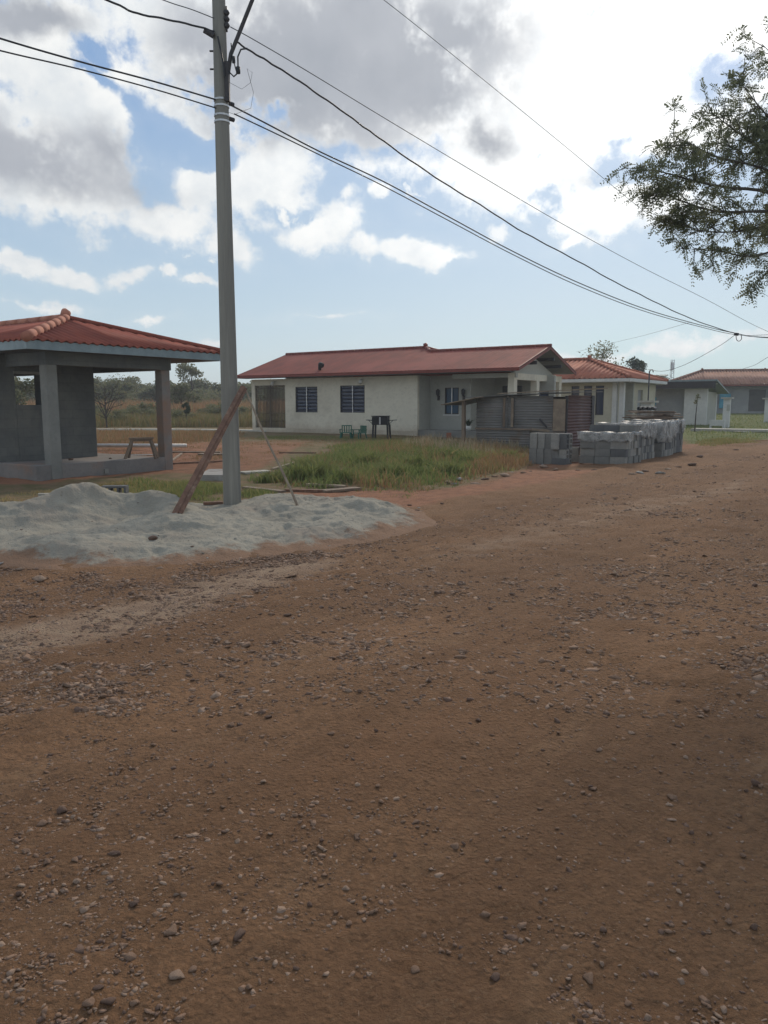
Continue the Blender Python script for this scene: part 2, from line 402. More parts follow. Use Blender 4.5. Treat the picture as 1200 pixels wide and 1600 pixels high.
M['tile_far2'] = corrmat('brown_terracotta', (.30, .16, .115), (.22, .12, .085), .2, 1, .9)
M['redroof'] = corrmat('red_sheet_roof', (.215, .05, .036), (.155, .040, .032), .2, 1, .8)
M['redtrim'] = surf('red_trim', (.20, .045, .032), None, 3, .5, .1, 20)
M['fascia'] = surf('grey_blue_fascia', (.23, .28, .29), (.17, .21, .22), 3, .5, .15, 20, metal=.2)
M['soffit'] = surf('dark_soffit', (.12, .12, .12), None, 3, .8, .1, 20)
M['white_wall'] = surf('offwhite_render', (.66, .62, .50), (.61, .57, .46), .9, .9, .15, 40, (.50, .46, .37), .5)
_t = NT(M['white_wall'].node_tree); _p = M['white_wall'].node_tree.nodes['Principled BSDF']; _old = _p.inputs['Base Color'].links[0].from_socket
_co = _t.n('ShaderNodeTexCoord').outputs['Object']; _s = _t.n('ShaderNodeSeparateXYZ'); _t.l(_co, _s.inputs[0])
_f = _t.mapr(_t.math('SUBTRACT', _s.outputs[2], _t.math('MULTIPLY', _t.noise(_co, 2.2, 6, .7), .9)), -.45, .15, .55, 0)
_t.l(_t.mix(_f, _old, (.36, .27, .19)), _p.inputs['Base Color'])
M['white_wall_low'] = surf('dusty_render', (.52, .47, .37), (.40, .34, .26), 2.5, .9, .2, 40)
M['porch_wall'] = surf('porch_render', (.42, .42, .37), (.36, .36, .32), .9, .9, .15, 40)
M['cream'] = surf('cream_render', (.50, .47, .36), (.42, .40, .31), .9, .9, .15, 40)
M['white'] = surf('white_paint', (.62, .62, .58), (.53, .53, .50), 1.5, .8, .12, 30)
M['grey_wall'] = surf('grey_render', (.30, .31, .30), (.24, .25, .25), 1, .9, .15, 30)
M['blue'] = surf('turquoise_paint', (.06, .30, .40), (.04, .20, .30), 2, .5, .1, 20)
M['dark'] = surf('near_black_steel', (.02, .022, .025), None, 5, .5, .2, 40, metal=.4)
M['iron'] = surf('painted_iron', (.045, .042, .045), None, 5, .55, .2, 40)
M['grille'] = surf('bronze_grille', (.10, .08, .06), None, 5, .5, .1, 40)
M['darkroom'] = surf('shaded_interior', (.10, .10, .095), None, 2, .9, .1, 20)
m_, t_, p_ = newmat('window_glass'); p_.inputs['Base Color'].default_value = (.015, .03, .07, 1); p_.inputs['Roughness'].default_value = .12; M['glass'] = m_
M['slat'] = surf('louvre_blue', (.035, .045, .075), (.025, .032, .06), 4, .3, 0)
M['wood'] = surf('weathered_wood', (.24, .18, .13), (.15, .11, .08), 3, .85, .4, 25, stretch=(1, 1, .2))
M['redwood'] = surf('reddish_plank', (.21, .115, .075), (.12, .065, .045), 4, .8, .5, 25, (.28, .19, .13), 3, stretch=(3, 3, .3))
M['stick'] = surf('pale_batten', (.30, .24, .17), (.2, .15, .11), 4, .8, .2, 25)
M['cable'] = surf('black_cable', (.028, .03, .035), None, 3, .6, .1, 60)
M['cable_far'] = surf('weathered_cable', (.10, .11, .12), None, 3, .6, 0, 60)
M['steel'] = surf('galvanised', (.20, .21, .22), (.13, .14, .15), 4, .5, .2, 30, metal=.6)
M['band'] = surf('steel_band', (.55, .56, .56), (.40, .41, .42), 4, .35, .1, 30, metal=.7)
M['sand'] = surf('grey_sand', (.335, .31, .25), (.25, .232, .188), 1.6, .97, .9, 38, (.29, .25, .20), .8, spec=.1)
_t = NT(M['sand'].node_tree); _p = M['sand'].node_tree.nodes['Principled BSDF']; _old = _p.inputs['Base Color'].links[0].from_socket
_at = _t.n('ShaderNodeAttribute', attribute_name='edge'); _sp = _t.n('ShaderNodeSeparateColor'); _t.l(_at.outputs['Color'], _sp.inputs[0])
_co = _t.n('ShaderNodeTexCoord').outputs['Object']
_f = _t.mapr(_t.math('ADD', _sp.outputs[0], _t.math('MULTIPLY', _t.math('SUBTRACT', _t.noise(_co, 4.5, 7, .7), .5), 1.3)), .35, .65)
_t.l(_t.mix(_f, _old, _t.mix(_t.noise(_co, 20, 5, .6), (.27, .165, .105), (.19, .12, .08))), _p.inputs['Base Color'])
M['sand_crumb'] = surf('sand_crumb', (.34, .32, .27), None, 6, .97, .5, 60, spec=.1)
M['block'] = surf('cinder_block', (.24, .235, .215), (.17, .168, .158), 2.4, .95, .7, 60, spec=.15)
M['block2'] = surf('cinder_block_pale', (.32, .31, .28), (.24, .235, .215), 2.4, .95, .7, 60, spec=.15)
M['block3'] = surf('cinder_block_dark', (.15, .152, .15), (.105, .108, .11), 2.4, .95, .7, 60, spec=.15)
M['zinc'] = corrmat('old_zinc', (.21, .20, .185), (.14, .137, .13), .08, 0, .6, (.16, .12, .09), .1)
M['zincred'] = corrmat('old_red_zinc', (.145, .092, .085), (.10, .068, .064), .08, 0, .5, None, .1)
M['stone'] = surf('road_stone', (.26, .165, .11), (.18, .115, .078), 6, .9, .5, 60, spec=.2)
M['stone_pale'] = surf('pale_stone', (.31, .22, .158), (.24, .165, .118), 6, .9, .5, 60, spec=.2)
M['stone_flat'] = surf('flat_stone', (.27, .19, .135), (.20, .14, .10), 6, .9, .5, 60, spec=.2)
M['stone_dark'] = surf('dark_stone', (.16, .10, .072), (.12, .076, .055), 6, .85, .5, 60, spec=.25)
M['rubble'] = surf('rubble', (.34, .33, .30), (.22, .20, .18), 3, .9, .5, 40)
M['bark'] = surf('bark', (.10, .085, .07), (.06, .05, .042), 5, .95, .6, 30)
M['pvc'] = surf('white_pipe', (.62, .61, .57), (.5, .48, .44), 3, .45, 0)
M['greenplastic'] = surf('green_plastic', (.02, .13, .085), (.015, .09, .06), 3, .5, 0)
M['redplastic'] = surf('red_plastic', (.45, .04, .03), None, 3, .5, 0)
M['terracotta_pot'] = surf('clay_pot', (.3, .12, .07), None, 3, .8, .2, 20)
M['path'] = surf('path_concrete', (.45, .43, .37), (.34, .32, .27), 1, .9, .2, 30)
m_, t_, p_ = newmat('plastic_film'); p_.inputs['Base Color'].default_value = (.46, .455, .43, 1); p_.inputs['Roughness'].default_value = .5
co_ = t_.n('ShaderNodeTexCoord').outputs['Object']; tr_ = t_.n('ShaderNodeBsdfTransparent'); mx_ = t_.n('ShaderNodeMixShader')
t_.l(t_.mapr(t_.noise(co_, 4, 5, .6), .35, .7, .12, .70), mx_.inputs[0]); t_.l(tr_.outputs[0], mx_.inputs[1]); t_.l(p_.outputs[0], mx_.inputs[2])
t_.l(mx_.outputs[0], m_.node_tree.nodes['Material Output'].inputs[0])
b_ = t_.n('ShaderNodeBump'); b_.inputs['Strength'].default_value = .8; b_.inputs['Distance'].default_value = .03
t_.l(t_.noise(co_, 7, 5, .6, 1.5), b_.inputs['Height']); t_.l(b_.outputs[0], p_.inputs['Normal']); M['film'] = m_
M['g_green'] = leafmat('green_grass', (.10, .15, .045), (.21, .25, .085), .45, .8, (.36, .27, .13))
M['g_dry'] = leafmat('dry_grass', (.30, .15, .075), (.36, .25, .14), .35, .8, (.17, .17, .07))
M['g_flower'] = leafmat('seed_heads', (.26, .21, .12), (.40, .34, .24), .3, .8)
M['leaf_far'] = leafmat('far_foliage', (.12, .14, .07), (.21, .21, .11), .4, .8, (.25, .21, .13))
M['leaf_dark'] = leafmat('dark_foliage', (.035, .055, .03), (.06, .085, .04), .2, .7)
M['leaf_near'] = leafmat('near_leaves', (.10, .115, .065), (.18, .19, .11), .5, .7)
M['bluedark'] = surf('blue_pane', (.02, .08, .14), (.015, .05, .10), 2, .3, 0)

# ------------------------------------------------------------------ ground sheet and dirt road (one terrain, split where the road ends)
SAND_PX = [(-220,905),(-60,892),(0,888),(100,893),(230,893),(350,880),(480,862),(600,845),(692,818),(665,798),(610,783),(520,777),(440,776),(400,779),(340,782),(290,786),(200,790),(100,795),(0,800),(-220,815)]
SANDP = poly_px(SAND_PX)
ROADL = poly_px([(-400,1010),(0,905),(230,893),(480,865),(690,815),(760,780),(850,745),(960,738),(1100,712),(1200,693),(1290,680)])
RP = [tuple(p) for p in ROADL]; e = ROADL[-1]
ROADP = np.array([(-30, -12), (-14, ROADL[0][1])] + RP + [tuple(e+BV*60), tuple(e+BV*60+AV*9), (60, 10), (60, -12)])
RED1 = poly_px([(470,800),(650,792),(800,768),(950,735),(820,735),(760,762),(640,762),(500,768),(380,768),(330,778)])
RED2 = poly_px([(-200,790),(0,775),(180,748),(330,728),(300,712),(370,700),(330,690),(150,705),(-300,720)])
TAN1 = poly_px([(-100,1050),(0,1035),(160,1000),(330,945),(520,890),(560,872),(430,875),(300,905),(120,955),(-50,990)])
TAN2 = poly_px([(620,870),(900,790),(1200,735),(1200,760),(900,850),(650,900)])
VEG1 = poly_px([(-300,800),(0,792),(200,785),(420,790),(460,768),(700,766),(830,728),(830,690),(640,684),(480,690),(400,735),(200,742),(60,755),(-300,770)])
_v = poly_px([(1075,694),(1200,687),(1400,680)]); VEG2 = np.array([tuple(q) for q in _v]+[(60, 75), (33, 82), (22, 60), (17, 46)])
VEG3 = poly_px([(-500,700),(390,690),(660,684),(900,660),(900,650),(-600,645)])
def build_ground():
    ys = [-14, -8, -4, -1.5, 0]; y = .6
    while y < 260: ys.append(y); y += max(.028, y*.0095)
    while y < 3500: ys.append(y); y *= 1.22
    ys = np.array(ys)
    us = np.linspace(-1, 1, 301); us = np.sign(us)*(np.abs(us)**1.35)
    nx, ny = len(us), len(ys)
    halfw = np.maximum(6.0, ys*.95+2)*1.0; halfw = np.where(ys > 30, ys*1.1+5, halfw)
    X = us[None, :]*halfw[:, None]; Y = np.repeat(ys[:, None], nx, 1)
    Xw = X
    Z = base_h(Xw, Y)
    near = 1-sstep(Y, 16, 40)
    rd = sstep(polydist(Xw, Y, ROADP), -.4, .6)
    Z = Z+near*(fbm(Xw*1.1, Y*1.1, 21, 3)-.5)*.05*(Y > .5)
    Z = Z+near*rd*((fbm(Xw*4, Y*4, 22, 4)-.5)*.030+(fbm(Xw*17, Y*17, 23, 2)-.5)*.014+.012*sstep(fbm(Xw*3.2, Y*7, 26, 4), .55, .62)*sstep(fbm(Xw*.9, Y*.9, 27, 2), .4, .6))*(Y > .5)
    Z = Z+near*(1-rd)*(fbm(Xw*3, Y*3, 24, 4)-.5)*.07
    # crumbly spoil ridge along the road edge
    edge = np.exp(-(polydist(Xw, Y, ROADP)/.9)**2)*near*sstep(Y, 10, 13)
    Z = Z+edge*(fbm(Xw*2.2, Y*2.2, 31, 4))*.10
    zone = np.zeros((ny, nx, 4))
    def fill(P, k, soft, w=1.0): zone[..., k] = np.maximum(zone[..., k], w*sstep(polydist(Xw, Y, P), -soft, soft))
    fill(RED1, 1, .5); fill(RED2, 1, .8); fill(TAN1, 2, .4, .8); fill(TAN2, 2, .8, .5)
    fill(VEG1, 0, .5); fill(VEG2, 3, 1, 1.0); fill(VEG3, 0, 1.5, .8)
    off = sstep(-polydist(Xw, Y, ROADP), 0, 3)*sstep(Y, 24, 34)
    zone[..., 0] = np.maximum(zone[..., 0], off*.75)
    zone[..., 1] = np.maximum(zone[..., 1], .55*sstep(-polydist(Xw, Y, ROADP), 0, 2)*(1-sstep(Y, 28, 36)))
    V = np.stack([Xw, Y, Z], -1).reshape(-1, 3); zf = zone.reshape(-1, 4)
    i, j = np.meshgrid(np.arange(ny-1), np.arange(nx-1), indexing='ij')
    a = (i*nx+j).ravel(); Fc = np.stack([a, a+1, a+nx+1, a+nx], 1)
    ctr = V[Fc].mean(1); isr = inpoly(ctr[:, 0], ctr[:, 1], ROADP)
    for nm, sel in (('dirt_road', isr), ('ground', ~isr)):
        ff = Fc[sel]; used, inv = np.unique(ff, return_inverse=True)
        o = np_mesh(nm, V[used], inv.reshape(-1, 4), M['soil'], None, True, {'zone': zf[used]}); o['kind'] = 'structure'
build_ground()

# ------------------------------------------------------------------ spread sand heap
def sand_h(x, y):
    d = polydist(x, y, SANDP)
    base = sstep(d+(fbm(x*1.5, y*1.5, 41, 4)-.5)*1.1, 0, 1.1)*.085
    z = base
    pk = [(125,9.6,.34,.42,.34),(60,9.3,.16,.6,.4),(185,9.9,.16,.5,.35),(235,9.9,.19,.42,.3),(275,9.6,.17,.35,.5),(15,8.9,.12,.5,.45),(320,9.0,.07,.45,.4),(30,7.55,.09,.6,.25),(205,8.7,.06,.4,.3),(430,10.3,.05,.8,.4),(560,10.6,.05,.9,.4),(-100,9.3,.25,.9,.5)]
    for px, Yp, hh, sx, sy in pk:
        c = at(px, 780, Yp); dx = (x-c.x)/sx; dy = (y-Yp)/sy
        z = z+hh*np.exp(-(dx*dx+dy*dy))*(.75+.5*fbm(x*3, y*3, 42, 4))
    m = sstep(d, 0, .6)
    lump = np.abs(fbm(x*2.6+.8*vnoise(x*3, y*3, 9), y*2.6, 43, 4)-.5)
    z = z+m*(.12*(fbm(x*1.3, y*1.3, 44, 4)-.5)+.19*(.2-lump)*sstep(fbm(x*.7, y*.7, 50, 2), .35, .6)+.105*(fbm(x*3.6, y*3.6, 45, 5)-.5)+.02*(fbm(x*20, y*20, 46, 3)-.5))
    # drag marks and dug hollows
    z = z-.03*m*np.exp(-((np.sin(x*2.1+y*1.3)+.3*fbm(x*4, y*4, 48, 2))*3)**2)*sstep(fbm(x*.8, y*.8, 49, 2), .45, .6)
    return np.where(d > -.35, z*sstep(d, -.3, .05)-.14*(1-sstep(d, -.35, .12)), -1)
def build_sand():
    x0, x1 = SANDP[:, 0].min()-.4, min(SANDP[:, 0].max()+.4, 3); y0, y1 = SANDP[:, 1].min()-.4, SANDP[:, 1].max()+.4
    nx, ny = 560, 330; X, Y = np.meshgrid(np.linspace(x0, x1, nx), np.linspace(y0, y1, ny))
    H = sand_h(X, Y); Z = base_h(X, Y)+(fbm(X*1.1, Y*1.1, 21, 3)-.5)*.05+H
    V = np.stack([X, Y, Z], -1).reshape(-1, 3)
    i, j = np.meshgrid(np.arange(ny-1), np.arange(nx-1), indexing='ij'); a = (i*nx+j).ravel()
    Fc = np.stack([a, a+1, a+nx+1, a+nx], 1); keep = (H.ravel()[Fc] > -.5).all(1); Fc = Fc[keep]
    used, inv = np.unique(Fc, return_inverse=True)
    D_ = polydist(X, Y, SANDP).ravel()[used]; ed = np.clip(1-D_/.75, 0, 1)*.95; E = np.stack([ed]*4, 1)
    o = np_mesh('sand_pile', V[used], inv.reshape(-1, 4), M['sand'], None, True, {'edge': E})
    tagset(o, 'spread heap of pale grey building sand around the foot of the utility pole', 'sand pile')
build_sand()
def top_h(x, y):
    s = float(sand_h(np.array(x), np.array(y))); return gh(x, y)+(float(fbm(x*1.1, y*1.1, 21, 3))-.5)*.05*(1 if y < 20 else 0)+max(s, 0)

# ------------------------------------------------------------------ stones
def rock_variant(seed, sub=1, flat=.5):
    bm = bmesh.new(); bmesh.ops.create_icosphere(bm, subdivisions=sub, radius=1)
    r = random.Random(seed); k = [(Vector((r.uniform(-1, 1), r.uniform(-1, 1), r.uniform(-1, 1))).normalized(), r.uniform(.32, .8)) for _ in range(11)]
    for v in bm.verts:
        p = v.co.copy()
        for n_, d_ in k:
            e_ = p.dot(n_)
            if e_ > d_: p -= n_*(e_-d_)
        p *= r.uniform(.93, 1.07); p.z *= flat; p.x *= r.uniform(.95, 1.1); v.co = p
    bm.verts.ensure_lookup_table(); V = np.array([tuple(v.co) for v in bm.verts]); Fc = np.array([[q.index for q in f.verts] for f in bm.faces]); bm.free()
    return V, Fc
def scatter_mesh(name, pts, sizes, variants, mat, label, cat=None, kind='stuff', stretch=True):
    Vs, Fs, o = [], [], 0
    for i in range(len(pts)):
        V, Fc = variants[i % len(variants)]; a = RNG.uniform(0, 6.28); c, s = math.cos(a), math.sin(a); t1, t2 = RNG.uniform(-.25, .25, 2)
        W_ = V*sizes[i]*(RNG.uniform(.7, 1.35), RNG.uniform(.6, 1.1), RNG.uniform(.6, 1.2)) if stretch else V*sizes[i]
        x = W_[:, 0]*c-W_[:, 1]*s; y = W_[:, 0]*s+W_[:, 1]*c; z = W_[:, 2]+x*t1+y*t2
        Vs.append(np.stack([x, y, z], 1)+pts[i]); Fs.append(Fc+o); o += len(V)
    ob = np_mesh(name, np.concatenate(Vs), np.concatenate(Fs), mat)
    tagset(ob, label, cat, None, kind); return ob
V0_ = [rock_variant(s, 1, f) for s, f in zip(range(8), (.35, .5, .25, .6, .4, .22, .3, .55))]
def ground_fine(x, y):
    z = base_h(x, y)+(fbm(x*1.1, y*1.1, 21, 3)-.5)*.05*(1-sstep(y, 16, 40))
    rd = sstep(polydist(x, y, ROADP), -.4, .6)
    return z+(1-sstep(y, 16, 40))*rd*((fbm(x*4, y*4, 22, 4)-.5)*.030)
def scatter_pts(n, y0, y1, pw=1.0, xr=.62, clump=.5, area=None):
    u = RNG.random(n*3); y = (y0**(1-pw)+u*(y1**(1-pw)-y0**(1-pw)))**(1/(1-pw)) if pw != 1 else y0*(y1/y0)**u
    x = RNG.uniform(-xr, xr, n*3)*y*1.0
    dn = fbm(x*1.3, y*1.3, 61, 3)+.5*fbm(x*5, y*5, 62, 2)
    keep = (polydist(x, y, ROADP) > -.2) & (sand_h(x, y) < .02) & (RNG.random(n*3) < np.clip((dn-clump)*3.2, .22, 1))
    x, y = x[keep][:n], y[keep][:n]
    return x, y
def chips(name, n, y0, y1, pw, med, sig, mx, variants, mat, lab, clump=.62, sink=.02, inpolys=None):
    if inpolys is None: x, y = scatter_pts(n, y0, y1, pw, .6, clump)
    else:
        q = []
        while sum(map(len, q)) < n:
            P = inpolys; c = RNG.uniform(P.min(0), P.max(0), (n*3, 2)); c = c[inpoly(c[:, 0], c[:, 1], P)]; c = c[sand_h(c[:, 0], c[:, 1]) < .03]
            c = c[RNG.random(len(c)) < np.clip((fbm(c[:, 0]*2, c[:, 1]*2, 66, 3)-.38)*5, .05, 1)]; q.append(c)
        c = np.concatenate(q)[:n]; x, y = c[:, 0], c[:, 1]
    sz = np.minimum(RNG.lognormal(math.log(med), sig, len(x)), mx); z = ground_fine(x, y)-sz*sink
    o = scatter_mesh(name, np.stack([x, y, z], 1), sz, variants, mat, lab); return o
flatV = [rock_variant(40+s_, 1, f) for s_, f in zip(range(6), (.16, .12, .2, .14, .18, .1))]
for mt, k, w_ in (('stone', 1.0, 'brown'), ('stone_pale', .6, 'pale'), ('stone_dark', .30, 'dark')):
    chips('gravel', int(9500*k), 1.5, 4.4, .6, .0052, .62, .024, V0_, M[mt], 'fine %s gravel bedded in the near part of the dirt road' % w_, .64)
    chips('gravel', int(27000*k), 3.6, 11, .7, .0090, .62, .05, V0_, M[mt], 'loose %s stone chips over the middle of the dirt road' % w_, .66)
    chips('gravel', int(13000*k), 10, 32, .6, .018, .5, .075, V0_, M[mt], 'coarse %s chips on the far part of the dirt road' % w_, .66)
chips('flat_stones', 500, 4.5, 18, .7, .028, .5, .09, flatV, M['stone_flat'], 'pale flat stones worn flush with the dirt road surface', .60, .05)
chips('flat_stones', 700, 4, 20, .6, .03, .5, .10, flatV, M['stone'], 'brown flat stones worn flush with the dirt road surface', .60, .05)
EDGE_R = poly_px([(640,800),(690,785),(760,765),(830,735),(960,732),(1100,708),(1200,694),(1200,712),(1100,735),(960,762),(830,790),(740,812),(690,815)])
EDGE_L = poly_px([(-60,905),(0,888),(120,888),(240,885),(420,868),(560,850),(640,838),(640,850),(480,880),(330,905),(220,930),(120,955),(0,975),(-60,985)])
for mt, n_ in (('stone', 2600), ('stone_dark', 1300), ('stone_pale', 700)):
    chips('gravel', n_, 0, 0, 0, .026, .5, .09, V0_, M[mt], 'rubbly chips banked along the far edge of the dirt road', inpolys=EDGE_R)
    chips('gravel', n_, 0, 0, 0, .013, .5, .05, V0_, M[mt], 'rubbly chips banked along the edge of the sand heap', inpolys=EDGE_L)
# crumbs of sand and small stones lying on the heap
c = RNG.uniform(SANDP.min(0), SANDP.max(0), (9000, 2)); c = c[inpoly(c[:, 0], c[:, 1], SANDP)][:2600]
sz = np.minimum(RNG.lognormal(math.log(.006), .6, len(c)), .03); z = base_h(c[:, 0], c[:, 1])+(fbm(c[:, 0]*1.1, c[:, 1]*1.1, 21, 3)-.5)*.05+np.maximum(sand_h(c[:, 0], c[:, 1]), 0)
P3 = np.stack([c[:, 0], c[:, 1], z], 1)
o = scatter_mesh('sand_crumbs', P3[:2000], sz[:2000], V0_, M['sand_crumb'], 'small crumbs of grey sand scattered over the sand heap')
o = scatter_mesh('gravel', P3[2000:], sz[2000:], V0_, M['stone_dark'], 'small dark stones and twigs scattered over the sand heap')
# individual larger stones on the road: one mesh each, shared variants
big = [rock_variant(100+s, 2, f) for s, f in zip(range(9), (.45, .55, .65, .4, .7, .5, .6, .35, .5))]
protos = []
for i, (V, Fc) in enumerate(big):
    mt = M[('stone', 'stone_pale', 'stone_dark')[i % 3 if i != 1 else 0]]
    o = np_mesh('stone', V, Fc, mt); protos.append(o)
BIG_PX = [(711,1322,17),(648,1524,20),(774,1532,20),(921,1532,22),(541,1390,18),(372,1472,24),(362,1130,18),(277,1534,25),(98,1268,22),(66,1288,17),(180,1338,18),(343,1388,12),(1016,1002,16),(240,853,20),(62,905,26),(200,958,13),(204,928,11),(1065,1530,16),(1050,1246,16),(889,1360,14),(545,1448,13),(330,1200,13),(484,1418,13),(423,1305,12),(558,1308,14),(617,1338,11),(764,1410,11),(725,1186,12),(870,1128,14),(590,1232,10),(1155,1272,14),(1180,1225,15),(150,1275,12),(268,1462,22),(210,1420,18),(120,1380,14),(140,1580,22),(168,1574,18),(1138,1440,10),(1108,1300,11),(1060,1095,12),(985,1145,13),(872,1145,12),(748,1125,14),(650,1096,12),(518,1150,12),(420,1120,12),(240,1165,10),(75,1350,14),(30,1400,12),(450,1500,9),(688,1490,10),(790,1440,10),(940,1510,11),(560,1155,10),(300,1060,10),(160,1090,12),(100,1040,10),(880,1045,12),(1130,1040,13),(700,960,13),(800,930,14),(610,1010,12),(520,1030,14),(450,960,12),(960,900,12),(1100,870,13),(1180,915,12)]
_r = random.Random(77)
while len(BIG_PX) < 240:
    a_, b_ = _r.uniform(0, 1200), 900+700*_r.random()**.8
    if not (a_ < 700 and b_ < 930): BIG_PX.append((a_, b_, _r.uniform(6, 10)+4*_r.random()**3*(b_/800)))
for i, (px, py, s) in enumerate(BIG_PX):
    p = gp(px, py); d = (p-Vector((0, 0, 1.5))).length; r = s/2/F*d*1.05
    if i < len(protos): o = protos[i]
    else: o = protos[(i*5) % len(protos)].copy(); COL.objects.link(o)
    o.location = (p.x, p.y, float(ground_fine(p.x, p.y))+r*.22 if i != 13 else top_h(p.x, p.y)+r*.2)
    o.scale = (r*random.uniform(.85, 1.15), r*random.uniform(.75, 1.05), r*random.uniform(.8, 1.1)); o.rotation_euler = (random.uniform(-.2, .2), random.uniform(-.2, .2), random.uniform(0, 6.28))
    lab = {13: 'brown stone lying alone on the grey sand', 14: 'largest grey rock at the rubbly edge of the sand'}.get(i, 'fist sized loose stone lying on the bare dirt road')
    tagset(o, lab, 'stone', 'loose stones on the dirt road')

# ------------------------------------------------------------------ roofs
ANG = math.atan2(AV[1], AV[0])          # street grid heading: local x along facades, local y away from the viewer
def interp(lst, e): return float(np.interp(e, [a for a, b in lst], [b for a, b in lst]))
def roof_face(mb, p0, p1, inward, slope, top, low=None, period=.2, amp=.022, step=None, thick=.03):
    """corrugated sheet: eave from p0 to p1 (3D local), rising along 'inward' (horizontal unit vector) with tangent slope;
    top / low: piecewise lists (distance along the eave, horizontal depth)"""
    p0, p1 = Vector(p0), Vector(p1); ed = (p1-p0); L = ed.length; ed.normalize(); inn = Vector(inward).normalized()
    up = (inn+Vector((0, 0, slope))); nrm = ed.cross(up).normalized()
    if nrm.z < 0: nrm = -nrm
    step = step or period/6; n = max(2, int(L/step)); es = [L*i/n for i in range(n+1)]
    low = low or [(0, 0), (L, 0)]
    extra = [a for a, _ in top]+[a for a, _ in low]; es = sorted(set(es+extra))
    rows = []
    for e in es:
        off = amp*math.sin(2*math.pi*e/period) if amp else 0
        a = p0+ed*e+up*interp(low, e)+nrm*off; b = p0+ed*e+up*interp(top, e)+nrm*off; rows.append((a, b))
    V = []; Fc = []
    for a, b in rows: V += [a, b, a-nrm*thick, b-nrm*thick]
    for i in range(len(rows)-1):
        k = 4*i
        Fc += [(k, k+4, k+5, k+1), (k+2, k+3, k+7, k+6), (k, k+2, k+6, k+4), (k+1, k+5, k+7, k+3)]
    Fc += [(0, 1, 3, 2), tuple(4*(len(rows)-1)+j for j in (0, 2, 3, 1))]
    mb.add(V, Fc)
def cap_line(p, q, r=.10, seg=.42):
    """half-round lapped ridge tiles"""
    mb = MB(); p, q = Vector(p), Vector(q); L = (q-p).length; n = max(1, round(L/seg)); d = (q-p)/n
    for i in range(n):
        a = p+d*i; b = p+d*(i+1)+d.normalized()*.03
        mb.tube([a, b], [r*1.02, r*.99], 14)
    return mb

